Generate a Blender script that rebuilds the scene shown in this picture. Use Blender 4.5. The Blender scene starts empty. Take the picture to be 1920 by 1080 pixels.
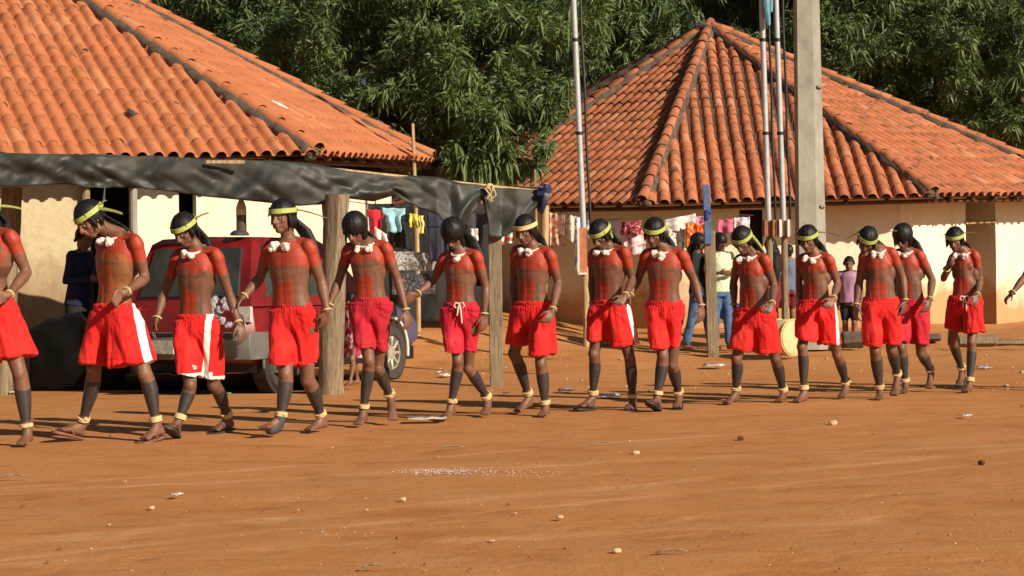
import bpy, bmesh, math, random
import numpy as np
from mathutils import Vector, Matrix, noise as mnoise
R = math.radians
random.seed(7); np.random.seed(7)
SC = bpy.context.scene
COL = SC.collection

# ------------------------------------------------------------------ camera
F = 3200.0; H0 = 543.0; HC = 1.04; ROLL = 0.7
cam_d = bpy.data.cameras.new('camera'); cam_d.sensor_width = 36.0; cam_d.lens = 36.0 * F / 1920.0
cam_d.clip_start = 0.1; cam_d.clip_end = 2000.0
cam = bpy.data.objects.new('camera', cam_d); COL.objects.link(cam); SC.camera = cam
CM = Matrix.Translation((0, 0, HC)) @ (Matrix.Rotation(R(90) + math.atan((H0 - 540) / F), 4, 'X') @ Matrix.Rotation(R(-ROLL), 4, 'Z'))
cam.matrix_world = CM
# ------------------------------------------------------------------ sky, sun, exposure
SUN_AZ, SUN_EL = 48.0, 28.0
world = bpy.data.worlds.new('World'); SC.world = world; world.use_nodes = True
wn = world.node_tree.nodes; wl = world.node_tree.links
sky = wn.new('ShaderNodeTexSky'); sky.sky_type = 'NISHITA'; sky.sun_disc = False
sky.sun_elevation = R(SUN_EL); sky.sun_rotation = R(180 - SUN_AZ)
wn['Background'].inputs['Strength'].default_value = 0.042
wl.new(sky.outputs[0], wn['Background'].inputs['Color'])
sun_d = bpy.data.lights.new('sun', 'SUN'); sun_d.energy = 5.0; sun_d.angle = R(0.5); sun_d.color = (1.0, 0.87, 0.70)
sun = bpy.data.objects.new('sun', sun_d); COL.objects.link(sun)
sdir = Vector((math.sin(R(SUN_AZ)) * math.cos(R(SUN_EL)), -math.cos(R(SUN_AZ)) * math.cos(R(SUN_EL)), math.sin(R(SUN_EL))))
sun.rotation_euler = sdir.to_track_quat('Z', 'Y').to_euler(); sun.location = sdir * 60
SC.view_settings.view_transform = 'Standard'; SC.view_settings.look = 'None'
SC.view_settings.exposure = 0.38; SC.view_settings.gamma = 1.0; SC.view_settings.use_curve_mapping = False

# ------------------------------------------------------------------ helpers
CR = np.array(CM.to_3x3())
def P(px, py, d):
    v = CR @ np.array([(px - 960) / F, (540 - py) / F, -1.0])
    return np.array([0, 0, HC]) + v * (d / v[1])
def sst(a, b, x):
    t = np.clip((x - a) / (b - a), 0, 1); return t * t * (3 - 2 * t)
def gz(x, y):
    z = 0.36 * sst(19.0, 29.0, y) + 0.33 * sst(22.5, 26.5, y) * sst(1.8, -0.6, x)
    return z + 0.0
def gd(px, py):
    """depth at which the ray through a pixel meets the ground"""
    lo, hi = 3.0, 60.0
    for _ in range(40):
        m = (lo + hi) / 2; p = P(px, py, m)
        if p[2] > gz(p[0], p[1]): lo = m
        else: hi = m
    return (lo + hi) / 2
def link(o): COL.objects.link(o); return o
def tag(o, label=None, cat=None, group=None, kind=None):
    if label: o['label'] = label
    if cat: o['category'] = cat
    if group: o['group'] = group
    if kind: o['kind'] = kind
    return o
def empty(name, loc, label, cat, group=None):
    o = bpy.data.objects.new(name, None); o.location = Vector([float(c) for c in loc]); o.empty_display_size = 0.1
    link(o); return tag(o, label, cat, group)
def fast_mesh(name, V, Fc, smooth=True):
    """V Nx3, Fc MxK quads/tris (one K)"""
    me = bpy.data.meshes.new(name); V = np.asarray(V, dtype=np.float32); Fc = np.asarray(Fc, dtype=np.int32)
    M, K = Fc.shape
    me.vertices.add(len(V)); me.vertices.foreach_set('co', V.ravel())
    me.loops.add(M * K); me.loops.foreach_set('vertex_index', Fc.ravel())
    me.polygons.add(M); me.polygons.foreach_set('loop_start', np.arange(0, M * K, K, dtype=np.int32))
    me.polygons.foreach_set('use_smooth', np.full(M, smooth, dtype=bool))
    me.update(calc_edges=True); return me
class Soup:
    def __init__(s): s.v = []; s.f = []; s.mi = []
    def add(s, V, Fs, mi=0):
        b = len(s.v); s.v.extend([tuple(float(c) for c in p) for p in V]); s.f.extend([tuple(b + i for i in f) for f in Fs]); s.mi.extend([mi] * len(Fs)); return s
    def rings(s, rs, cap=True, mi=0):
        n = len(rs[0]); V = [p for r in rs for p in r]; Fs = []
        for k in range(len(rs) - 1):
            for i in range(n):
                j = (i + 1) % n
                Fs.append((k * n + i, k * n + j, (k + 1) * n + j, (k + 1) * n + i))
        if cap:
            Fs.append(tuple(range(n - 1, -1, -1))); Fs.append(tuple((len(rs) - 1) * n + i for i in range(n)))
        return s.add(V, Fs, mi)
    def tube(s, pts, rad, n=12, round_caps=True, flat=None, mi=0):
        pts = [np.array(p, float) for p in pts]; rad = list(rad) if hasattr(rad, '__len__') else [rad] * len(pts)
        if round_caps:
            a = pts[0] - pts[1]; a /= np.linalg.norm(a) + 1e-9; b = pts[-1] - pts[-2]; b /= np.linalg.norm(b) + 1e-9
            r0, r1 = rad[0], rad[-1]
            pts = [pts[0] + a * r0 * .95, pts[0] + a * r0 * .7] + pts + [pts[-1] + b * r1 * .7, pts[-1] + b * r1 * .95]
            rad = [r0 * .3, r0 * .72] + rad + [r1 * .72, r1 * .3]
        ref = None; rs = []
        for i in range(len(pts)):
            t = pts[min(i + 1, len(pts) - 1)] - pts[max(i - 1, 0)]; t /= np.linalg.norm(t) + 1e-9
            if ref is None:
                ref = np.array([0, -1, 0]) if abs(t[1]) < .9 else np.array([1, 0, 0])
            u = ref - t * ref.dot(t); u /= np.linalg.norm(u) + 1e-9; w = np.cross(t, u); ref = u
            fl = 1.0 if flat is None else flat
            rs.append([pts[i] + (u * math.cos(a) * fl + w * math.sin(a)) * rad[i] for a in np.linspace(0, 2 * math.pi, n, endpoint=False)])
        return s.rings(rs, True, mi)
    def ell(s, c, r, M=None, nu=14, nv=9, mi=0):
        c = np.array(c, float); r = np.array(r if hasattr(r, '__len__') else [r] * 3, float); M = np.eye(3) if M is None else M
        rs = []
        for j in range(1, nv):
            th = math.pi * j / nv
            rs.append([c + M @ (r * np.array([math.sin(th) * math.cos(a), math.sin(th) * math.sin(a), math.cos(th)])) for a in np.linspace(0, -2 * math.pi, nu, endpoint=False)])
        return s.rings(rs, True, mi)
    def box(s, c, size, M=None, mi=0):
        c = np.array(c, float); h = np.array(size, float) / 2; M = np.eye(3) if M is None else M
        V = [c + M @ (h * np.array(q)) for q in ((-1,-1,-1),(1,-1,-1),(1,1,-1),(-1,1,-1),(-1,-1,1),(1,-1,1),(1,1,1),(-1,1,1))]
        return s.add(V, [(0,3,2,1),(4,5,6,7),(0,1,5,4),(1,2,6,5),(2,3,7,6),(3,0,4,7)], mi)
    def mesh(s, name, smooth=True, auto=None):
        me = bpy.data.meshes.new(name); me.from_pydata(s.v, [], s.f)
        me.polygons.foreach_set('use_smooth', [smooth] * len(me.polygons))
        if any(s.mi): me.polygons.foreach_set('material_index', s.mi)
        me.update()
        if smooth and auto:
            bm = bmesh.new(); bm.from_mesh(me)
            for e in bm.edges:
                if len(e.link_faces) == 2 and e.calc_face_angle(0) > auto: e.smooth = False
            bm.to_mesh(me); bm.free()
        return me
    def build(s, name, mat, parent=None, smooth=True, bevel=0, auto=R(35)):
        me = s.mesh(name, smooth, auto)
        for m in (mat if isinstance(mat, (list, tuple)) else [mat]): me.materials.append(m)
        if bevel:
            bm = bmesh.new(); bm.from_mesh(me)
            es = [e for e in bm.edges if len(e.link_faces) == 2 and e.calc_face_angle(0) > R(30)]
            bmesh.ops.bevel(bm, geom=es, offset=bevel, segments=2, affect='EDGES', profile=.5)
            bm.to_mesh(me); bm.free()
        return place(name, me, parent)
def place(name, me, parent=None):
    """world-space mesh -> object; its origin is moved to the parent's or to its own base"""
    o = bpy.data.objects.new(name, me); link(o)
    if parent is not None:
        L = parent.location.copy(); p = parent
        while p.parent is not None: p = p.parent; L += p.location
        me.transform(Matrix.Translation(-L)); o.parent = parent
    else:
        n = len(me.vertices); a = np.empty(n * 3, dtype=np.float32); me.vertices.foreach_get('co', a); a = a.reshape(-1, 3)
        c = Vector((float((a[:,0].min()+a[:,0].max())/2), float((a[:,1].min()+a[:,1].max())/2), float(a[:,2].min())))
        me.transform(Matrix.Translation(-c)); o.location = c
    return o

# ------------------------------------------------------------------ materials
class Mat:
    def __init__(s, name, rough=.6, spec=.5):
        s.m = bpy.data.materials.new(name); s.m.use_nodes = True; s.nt = s.m.node_tree; s.n = s.nt.nodes; s.l = s.nt.links
        s.b = s.n['Principled BSDF']; s.b.inputs['Roughness'].default_value = rough; s.b.inputs['Specular IOR Level'].default_value = spec
    def node(s, t, **kw):
        x = s.n.new(t)
        for k, v in kw.items(): setattr(x, k, v)
        return x
    def coords(s, kind='Object', scale=(1, 1, 1)):
        tc = s.node('ShaderNodeTexCoord'); mp = s.node('ShaderNodeMapping'); mp.inputs['Scale'].default_value = scale
        s.l.new(tc.outputs[kind], mp.inputs['Vector']); return mp.outputs[0]
    def noise(s, scale, detail=6, rough=.6, vec=None, dist=0):
        x = s.node('ShaderNodeTexNoise'); x.inputs['Scale'].default_value = scale; x.inputs['Detail'].default_value = detail
        x.inputs['Roughness'].default_value = rough; x.inputs['Distortion'].default_value = dist
        if vec is not None: s.l.new(vec, x.inputs['Vector'])
        return x.outputs['Fac']
    def ramp(s, fac, stops):
        x = s.node('ShaderNodeValToRGB'); e = x.color_ramp.elements
        while len(e) > 1: e.remove(e[-1])
        e[0].position = stops[0][0]; e[0].color = (*stops[0][1], 1) if hasattr(stops[0][1], '__len__') else (stops[0][1],)*3 + (1,)
        for p, c in stops[1:]:
            q = e.new(p); q.color = (*c, 1) if hasattr(c, '__len__') else (c, c, c, 1)
        s.l.new(fac, x.inputs[0]); return x.outputs[0]
    def mix(s, fac, a, b, mode='MIX'):
        x = s.node('ShaderNodeMix', data_type='RGBA', blend_type=mode); x.clamp_factor = True
        if isinstance(fac, (int, float)): x.inputs[0].default_value = fac
        else: s.l.new(fac, x.inputs[0])
        for i, c in ((6, a), (7, b)):
            if isinstance(c, (tuple, list)): x.inputs[i].default_value = (*c[:3], 1)
            else: s.l.new(c, x.inputs[i])
        return x.outputs[2]
    def math(s, op, a, b=None, c=None):
        x = s.node('ShaderNodeMath', operation=op)
        for i, q in enumerate((a, b, c)):
            if q is None: continue
            if isinstance(q, (int, float)): x.inputs[i].default_value = q
            else: s.l.new(q, x.inputs[i])
        return x.outputs[0]
    def color(s, c):
        if isinstance(c, (tuple, list)): s.b.inputs['Base Color'].default_value = (*c, 1)
        else: s.l.new(c, s.b.inputs['Base Color'])
    def rough(s, c): s.l.new(c, s.b.inputs['Roughness'])
    def bump(s, h, strength=.3, dist=.01, prev=None):
        x = s.node('ShaderNodeBump'); x.inputs['Strength'].default_value = strength; x.inputs['Distance'].default_value = dist
        s.l.new(h, x.inputs['Height'])
        if prev is not None: s.l.new(prev, x.inputs['Normal'])
        s.l.new(x.outputs[0], s.b.inputs['Normal']); return x.outputs[0]
def simple(name, col, rough=.7, var=.25, scale=14, bump=.2, dist=.004, spec=.4, stretch=(1, 1, 1), metal=0):
    M = Mat(name, rough, spec); v = M.coords('Object', stretch); n = M.noise(scale, 6, .65, v)
    lo = tuple(c * (1 - var) for c in col); hi = tuple(min(1, c * (1 + var)) for c in col)
    M.color(M.ramp(n, [(.3, lo), (.7, hi)])); M.bump(n, bump, dist); M.b.inputs['Metallic'].default_value = metal
    return M.m

def m_ground():
    M = Mat('red_dirt', .92, .15); v = M.coords('Object', (1, 1, 1)); vs = M.coords('Object', (.7, 1.1, 1))
    big = M.noise(.35, 4, .55, vs); mid = M.noise(2.2, 8, .62, vs, .4); fine = M.noise(38, 6, .7, v); gr = M.noise(140, 3, .7, v)
    c = M.ramp(big, [(.32, (.410, .162, .048)), (.5, (.450, .187, .058)), (.68, (.480, .212, .072))])
    c = M.mix(M.ramp(mid, [(.36, .0), (.62, .75)]), c, (.470, .215, .080))
    c = M.mix(M.ramp(mid, [(.28, .7), (.46, .0)]), c, (.325, .122, .036))
    track = M.noise(1.1, 7, .6, M.coords('Object', (.35, 1.6, 1)), 1.6)
    c = M.mix(M.ramp(track, [(.54, 0), (.70, .35)]), c, (.50, .26, .115))
    c = M.mix(M.ramp(fine, [(.25, .55), (.45, 0)]), c, (.26, .10, .032))
    c = M.mix(M.ramp(gr, [(.62, 0), (.78, .5)]), c, (.58, .34, .18))
    sx = M.node('ShaderNodeSeparateXYZ'); M.l.new(M.coords('Object'), sx.inputs[0]); brk = M.noise(2.4, 6, .65, M.coords('Object', (.6, 1, 1)), .6); ht = None
    for (xa, ya, xb, yb, w_) in ((1920, 842, 1000, 925, .05), (1920, 862, 1000, 950, .05), (0, 1022, 760, 950, .07), (560, 872, 1180, 828, .05), (300, 905, 1100, 868, .06), (900, 1010, 1900, 960, .06)):
        A = P(xa, ya, gd(xa, ya)); B = P(xb, yb, gd(xb, yb)); sl = (B[1] - A[1]) / (B[0] - A[0])
        d_ = M.math('SUBTRACT', sx.outputs[1], M.math('ADD', M.math('MULTIPLY', sx.outputs[0], sl), A[1] - sl * A[0]))
        d_ = M.math('ADD', d_, M.math('MULTIPLY', M.math('SUBTRACT', mid, .5), .22))
        g_ = M.math('POWER', 2.718, M.math('MULTIPLY', M.math('MULTIPLY', d_, d_), -1 / (2 * w_ * w_))); g_ = M.math('MULTIPLY', g_, M.ramp(brk, [(.35, 0), (.62, 1)])); ht = g_ if ht is None else M.math('MAXIMUM', ht, g_)
    c = M.mix(M.math('MULTIPLY', ht, .5), c, (.58, .32, .15))
    M.color(c)
    h = M.math('ADD', M.math('ADD', M.math('MULTIPLY', ht, -.25), M.math('MULTIPLY', mid, 1.0)), M.math('ADD', M.math('MULTIPLY', fine, .22), M.math('MULTIPLY', gr, .06)))
    vo = M.node('ShaderNodeTexVoronoi'); vo.feature = 'SMOOTH_F1'; vo.inputs['Scale'].default_value = 2.6; vo.inputs['Smoothness'].default_value = .7; vo.inputs['Randomness'].default_value = 1.0
    vc = M.coords('Object', (.75, 1.15, 1)); wv = M.node('ShaderNodeVectorMath', operation='ADD'); wn_ = M.node('ShaderNodeTexNoise'); wn_.inputs['Scale'].default_value = 1.7; M.l.new(vc, wn_.inputs['Vector']); M.l.new(vc, wv.inputs[0]); M.l.new(wn_.outputs['Color'], wv.inputs[1]); M.l.new(wv.outputs[0], vo.inputs['Vector'])
    pv = M.bump(M.ramp(vo.outputs['Distance'], [(.05, 0), (.32, 1)]), .22, .03)
    M.bump(h, .7, .035, pv)
    return M.m
def m_plaster(name, base, dirt, hi, dirt_h=1.3):
    M = Mat(name, .9, .2); v = M.coords('Object'); n = M.noise(1.6, 7, .62, v, .3); f = M.noise(14, 6, .7, v)
    sp = M.node('ShaderNodeSeparateXYZ'); M.l.new(M.coords('Object'), sp.inputs[0])
    hgt = M.math('MULTIPLY_ADD', sp.outputs[2], -1 / dirt_h, 1.0)
    w = M.math('ADD', M.math('MULTIPLY', n, 1.2), M.math('MULTIPLY', hgt, .62))
    st = M.noise(2.6, 6, .6, M.coords('Object', (1.6, 1.6, .35)), .5)
    c = M.mix(M.ramp(f, [(.3, 0), (.7, 1)]), base, hi)
    c = M.mix(M.ramp(st, [(.5, 0), (.72, .55)]), c, tuple((a + b) / 2 for a, b in zip(base, dirt)))
    c = M.mix(M.ramp(w, [(.55, 0), (.95, .9)]), c, dirt)
    M.color(c); M.bump(M.math('ADD', n, M.math('MULTIPLY', f, .4)), .5, .02); return M.m
def m_tile(name, a, b, c3, moss=.35):
    M = Mat(name, .85, .25)
    g = M.node('ShaderNodeNewGeometry'); oi = M.node('ShaderNodeObjectInfo')
    r = M.math('FRACT', M.math('ADD', g.outputs['Random Per Island'], M.math('MULTIPLY', oi.outputs['Random'], 3.7)))
    v = M.node('ShaderNodeNewGeometry').outputs['Position']
    n = M.noise(1.3, 6, .6, v, .3); f = M.noise(22, 6, .7, v); st = M.noise(5, 5, .65, v, .2)
    c = M.ramp(r, [(0, a), (.45, b), (.85, b), (1, c3)])
    c = M.mix(M.ramp(n, [(.35, 0), (.7, .5)]), c, tuple(x * .72 for x in b))
    c = M.mix(M.ramp(f, [(.5, 0), (.75, .35)]), c, tuple(min(1, x * 1.35 + .03) for x in b))
    c = M.mix(M.ramp(st, [(.62 - .1 * moss, 0), (.80 - .1 * moss, .75)]), c, (.085, .05, .03))
    M.color(c); M.bump(f, .35, .006); return M.m
def m_skin():
    M = Mat('painted_skin', .45, .5)
    at = M.node('ShaderNodeAttribute', attribute_name='paint'); sp = M.node('ShaderNodeSeparateColor'); M.l.new(at.outputs['Color'], sp.inputs[0])
    oi = M.node('ShaderNodeObjectInfo'); v = M.coords('Object')
    n = M.noise(9, 6, .6, v); f = M.noise(60, 5, .65, v); st = M.noise(30, 5, .6, M.coords('Object', (1.5, 1.5, .35)))
    skin = M.ramp(M.math('ADD', M.math('MULTIPLY', n, .6), M.math('MULTIPLY', f, .4)), [(.35, (.125, .055, .032)), (.65, (.200, .092, .052))])
    tint = M.ramp(oi.outputs['Random'], [(0, .85), (1, 1.15)]); skin = M.mix(1.0, skin, tint, 'MULTIPLY')
    red = M.ramp(M.math('ADD', M.math('MULTIPLY', n, .5), M.math('MULTIPLY', st, .5)), [(.33, (.27, .024, .010)), (.68, (.40, .042, .013))])
    rf = M.math('ADD', sp.outputs[0], M.math('ADD', M.math('MULTIPLY', M.math('SUBTRACT', st, .5), 1.3), M.math('MULTIPLY', M.math('SUBTRACT', n, .5), 1.2)))
    c = M.mix(M.ramp(rf, [(.24, 0), (.86, .95)]), skin, red)
    bf = M.math('ADD', sp.outputs[1], M.math('MULTIPLY', M.math('SUBTRACT', st, .5), .5))
    bm_ = M.ramp(bf, [(.34, 0), (.66, .92)])
    c = M.mix(bm_, c, M.ramp(st, [(.3, (.018, .018, .019)), (.75, (.048, .046, .047))]))
    c = M.mix(sp.outputs[2], c, (.035, .013, .009))
    # alpha: ochre smear
    c = M.mix(M.math('MULTIPLY', at.outputs['Alpha'], M.ramp(n, [(.3, .3), (.6, .9)])), c, (.30, .125, .025))
    M.color(c)
    M.rough(M.math('SUBTRACT', M.ramp(M.math('ADD', M.math('MULTIPLY', f, .5), M.math('MULTIPLY', n, .5)), [(.3, .40), (.7, .70)]), M.math('SUBTRACT', M.math('MULTIPLY', sp.outputs[1], .13), M.math('MULTIPLY', sp.outputs[0], .08))))
    M.bump(f, .12, .004)
    M.b.inputs['Subsurface Weight'].default_value = .0
    return M.m
def m_plain_skin():
    return simple('bare_skin', (.20, .09, .048), .5, .2, 12, .1)
def m_cloth(name, col, trim=(.75, .70, .68), rough=.75):
    """the 'trim' attribute marks stripes and piping"""
    M = Mat(name, rough, .25)
    at = M.node('ShaderNodeAttribute', attribute_name='trim'); sp = M.node('ShaderNodeSeparateColor'); M.l.new(at.outputs['Color'], sp.inputs[0])
    v = M.coords('Object'); n = M.noise(6, 5, .6, v); w = M.noise(220, 2, .5, v); fo = M.noise(20, 4, .6, M.coords('Object', (1.6, 1.6, .45)), .4)
    c = M.ramp(n, [(.3, tuple(x * .86 for x in col)), (.7, tuple(min(1, x * 1.1) for x in col))])
    oi = M.node('ShaderNodeObjectInfo'); c = M.mix(1.0, c, M.ramp(oi.outputs['Random'], [(0, .80), (1, 1.08)]), 'MULTIPLY'); du = M.noise(3.5, 6, .65, v, .4); c = M.mix(M.ramp(du, [(.52, 0), (.78, .22)]), c, (.42, .16, .07))
    c = M.mix(M.ramp(sp.outputs[0], [(.46, 0), (.54, 1)]), c, trim)
    M.color(c); p = M.bump(fo, .5, .02); M.bump(w, .1, .002, p)
    M.b.inputs['Sheen Weight'].default_value = .08
    return M.m
def m_hair():
    M = Mat('black_hair', .5, .3); n = M.noise(130, 4, .65, M.coords('Object', (1, 1, .16)))
    M.color(M.ramp(n, [(.3, (.004, .004, .004)), (.75, (.014, .011, .010))])); M.bump(n, .6, .004); return M.m
def m_leaf():
    M = Mat('mango_leaf', .48, .45); g = M.node('ShaderNodeNewGeometry'); r = g.outputs['Random Per Island']
    n = M.noise(.5, 3, .6, g.outputs['Position'])
    x = M.math('ADD', M.math('MULTIPLY', r, .6), M.math('MULTIPLY', n, .5))
    c = M.ramp(x, [(.22, (.055, .090, .034)), (.5, (.105, .165, .054)), (.78, (.155, .220, .068)), (.93, (.22, .265, .085)), (.99, (.20, .14, .06))])
    M.color(c)
    M.b.inputs['Transmission Weight'].default_value = 0
    tr = M.node('ShaderNodeBsdfTranslucent'); M.l.new(M.mix(.5, c, (.10, .16, .02)), tr.inputs[0])
    ms = M.node('ShaderNodeMixShader'); ms.inputs[0].default_value = .30
    out = M.n['Material Output']; M.l.new(M.b.outputs[0], ms.inputs[1]); M.l.new(tr.outputs[0], ms.inputs[2]); M.l.new(ms.outputs[0], out.inputs[0])
    return M.m
def m_tarp():
    M = Mat('black_plastic', .38, .5); v = M.coords('Object'); n = M.noise(2.2, 6, .6, v, .5); f = M.noise(18, 5, .65, v, .8)
    c = M.ramp(n, [(.35, (.019, .021, .018)), (.58, (.034, .037, .031)), (.72, (.10, .082, .058))])
    M.color(c); M.rough(M.ramp(n, [(.4, .30), (.7, .7)])); M.rough(M.ramp(n, [(.4, .50), (.7, .8)])); M.bump(f, .22, .012); return M.m
def m_wood(name, a, b, scale=30, stretch=(1, 1, .12)):
    M = Mat(name, .85, .2); n = M.noise(scale, 7, .65, M.coords('Object', stretch), .6); g = M.noise(3, 4, .6, M.coords('Object'))
    c = M.ramp(n, [(.3, a), (.55, b), (.75, tuple(min(1, x * 1.25) for x in b))]); c = M.mix(M.ramp(g, [(.4, 0), (.7, .5)]), c, tuple(x * .6 for x in b))
    M.color(c); M.bump(n, .6, .02); return M.m
def m_print(name, base, spots, scale=22, th=.55):
    M = Mat(name, .8, .2); v = M.coords('Object'); c = base
    for i, s_ in enumerate(spots):
        n = M.noise(scale * (1 + .3 * i), 1, .4, M.coords('Object', (1 + i * .13, 1, 1 - i * .1)), .3)
        c = M.mix(M.ramp(n, [(th, 0), (th + .03, 1)]), c, s_)
    M.color(c); M.bump(M.noise(9, 3, .5, v), .4, .02); return M.m
def m_glass(name, tint=(.03, .035, .03)):
    M = Mat(name, .08, .8); M.color(M.ramp(M.noise(3, 4, .6, M.coords('Object')), [(.4, tint), (.7, tuple(x * 2.2 for x in tint))])); return M.m

MT = {}
MT['ground'] = m_ground()
MT['skin'] = m_skin(); MT['pskin'] = m_plain_skin(); MT['hair'] = m_hair(); MT['leaf'] = m_leaf(); MT['tarp'] = m_tarp()
MT['red'] = m_cloth('red_nylon', (.60, .013, .012)); MT['crimson'] = m_cloth('crimson_cotton', (.46, .010, .028))
MT['palm'] = simple('green_palm_band', (.36, .42, .10), .6, .25, 40, .3, stretch=(1, 1, 4))
MT['straw'] = simple('straw_band', (.62, .46, .22), .8, .25, 60, .5)
MT['cotton'] = simple('white_cotton', (.72, .66, .60), .95, .1, 60, .8, .006)
MT['cord'] = simple('pale_cord', (.66, .56, .46), .9, .15, 80, .5)
MT['rubber'] = simple('dark_rubber', (.035, .03, .032), .6, .3, 20, .2)
MT['brown_rubber'] = simple('brown_rubber', (.20, .085, .06), .6, .3, 20, .2)
MT['eye'] = simple('eye_white', (.22, .19, .17), .45, .05, 5, 0); MT['iris'] = simple('dark_iris', (.012, .007, .005), .15, .05, 5, 0)
MT['twig'] = m_wood('dry_twig', (.12, .08, .045), (.32, .24, .14))
MT['feather'] = simple('dark_feather', (.05, .05, .06), .6, .3, 40, .3)
MT['post'] = m_wood('weathered_post', (.09, .065, .042), (.27, .205, .13))
MT['pole_wood'] = m_wood('pale_pole', (.25, .16, .08), (.52, .36, .19))
MT['bark'] = m_wood('mango_bark', (.035, .028, .02), (.09, .07, .05), 12, (1, 1, .3))
MT['tile_l'] = m_tile('clay_tile_new', (.36, .122, .052), (.41, .142, .060), (.46, .20, .10), .6)
MT['tile_r'] = m_tile('clay_tile_old', (.34, .112, .052), (.43, .150, .068), (.51, .23, .13), 1.15)
MT['mortar'] = simple('grey_mortar', (.095, .070, .052), .95, .45, 8, .8, .02)
MT['under'] = simple('roof_light_stop', (.10, .05, .03), .9, .3, 4, .3)
MT['rafter'] = m_wood('rafter_wood', (.05, .025, .015), (.14, .07, .04))
MT['wall_l'] = m_plaster('cream_plaster', (.72, .65, .48), (.36, .24, .13), (.80, .74, .58), 1.2)
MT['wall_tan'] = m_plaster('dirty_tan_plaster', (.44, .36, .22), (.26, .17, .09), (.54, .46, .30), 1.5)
MT['wall_r'] = m_plaster('pale_plaster', (.76, .68, .50), (.50, .25, .10), (.84, .78, .62), .85)
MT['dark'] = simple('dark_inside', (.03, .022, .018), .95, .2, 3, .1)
MT['concrete'] = simple('pole_concrete', (.30, .285, .235), .9, .28, 4, .6, .012, stretch=(1, 1, .5))
MT['steel'] = simple('galvanised_steel', (.40, .42, .43), .5, .15, 12, .1, metal=.15)
MT['cable'] = simple('black_cable', (.012, .012, .014), .5, .2, 8, .1)
MT['carpaint'] = simple('red_car_paint', (.17, .008, .010), .38, .4, 2.5, .03, spec=.6)
MT['bluegrey'] = simple('blue_grey_hood', (.055, .055, .11), .35, .2, 3, .05)
MT['bumper'] = simple('grey_bumper', (.13, .12, .11), .55, .25, 6, .2)
MT['chrome'] = simple('wheel_metal', (.48, .43, .34), .45, .3, 25, .2, metal=.4)
MT['tyre'] = simple('tyre_rubber', (.05, .045, .04), .85, .3, 40, .5)
MT['glass'] = m_glass('car_glass'); MT['blue_plastic'] = simple('blue_plastic', (.03, .12, .42), .4, .15, 8, .1)
MT['blue_paint'] = simple('blue_painted_wood', (.07, .12, .24), .7, .3, 16, .4)
MT['wicker'] = m_wood('straw_weave', (.45, .33, .14), (.72, .58, .32), 60, (1, 1, 1))

# ================================================================== people
def remesh(soup, voxel, name='tmp'):
    me = soup.mesh(name, True); o = bpy.data.objects.new(name, me); link(o)
    m = o.modifiers.new('r', 'REMESH'); m.mode = 'VOXEL'; m.voxel_size = voxel; m.use_smooth_shade = True
    dg = bpy.context.evaluated_depsgraph_get(); dg.update(); ev = o.evaluated_get(dg); em = ev.to_mesh()
    n = len(em.vertices); V = np.empty(n * 3, dtype=np.float32); em.vertices.foreach_get('co', V); V = V.reshape(-1, 3).astype(float)
    k = len(em.loops); L = np.empty(k, dtype=np.int32); em.loops.foreach_get('vertex_index', L); ls = np.empty(len(em.polygons), dtype=np.int32); em.polygons.foreach_get('loop_total', ls)
    assert (ls == 4).all(); Fq = L.reshape(-1, 4).copy()
    ev.to_mesh_clear(); bpy.data.objects.remove(o); bpy.data.meshes.remove(me)
    return V, Fq
def laplace(V, Fq, it, w=None, lam=.5):
    E = np.concatenate([Fq[:, [0, 1]], Fq[:, [1, 2]], Fq[:, [2, 3]], Fq[:, [3, 0]]]); a = np.concatenate([E[:, 0], E[:, 1]]); b = np.concatenate([E[:, 1], E[:, 0]])
    cnt = np.bincount(a, minlength=len(V)).astype(float)[:, None]; cnt[cnt == 0] = 1
    for _ in range(it):
        S = np.stack([np.bincount(a, V[b, i], minlength=len(V)) for i in range(3)], 1) / cnt
        d = (S - V) * lam
        if w is not None: d *= w[:, None]
        V = V + d
    return V
def vnormals(V, Fq):
    n = np.cross(V[Fq[:, 2]] - V[Fq[:, 0]], V[Fq[:, 3]] - V[Fq[:, 1]]); N = np.zeros_like(V)
    for k in range(4):
        for i in range(3): N[:, i] += np.bincount(Fq[:, k], n[:, i], minlength=len(V))
    return N / (np.linalg.norm(N, axis=1)[:, None] + 1e-9)
def segd(V, a, b):
    ab = b - a; t = np.clip(((V - a) @ ab) / (ab @ ab), 0, 1); return np.linalg.norm(V - (a + t[:, None] * ab), axis=1), ((V - a) @ ab) / (ab @ ab)
def nrm(v): v = np.asarray(v, float); return v / (np.linalg.norm(v) + 1e-9)
def frame(x, z):
    z = nrm(z); x = nrm(x - z * np.dot(x, z)); y = np.cross(z, x); return np.stack([x, y, z], 1)
def attr(me, name, arr):
    a = me.color_attributes.new(name, 'FLOAT_COLOR', 'POINT'); q = np.zeros((len(me.vertices), 4), dtype=np.float32)
    q[:, 3] = 0
    for i, c in enumerate(arr): q[:, i] = c
    a.data.foreach_set('color', q.ravel())
def lerp(a, b, t): return np.asarray(a, float) * (1 - t) + np.asarray(b, float) * t
def rotm(ax, deg): return np.array(Matrix.Rotation(R(deg), 3, ax))

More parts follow.
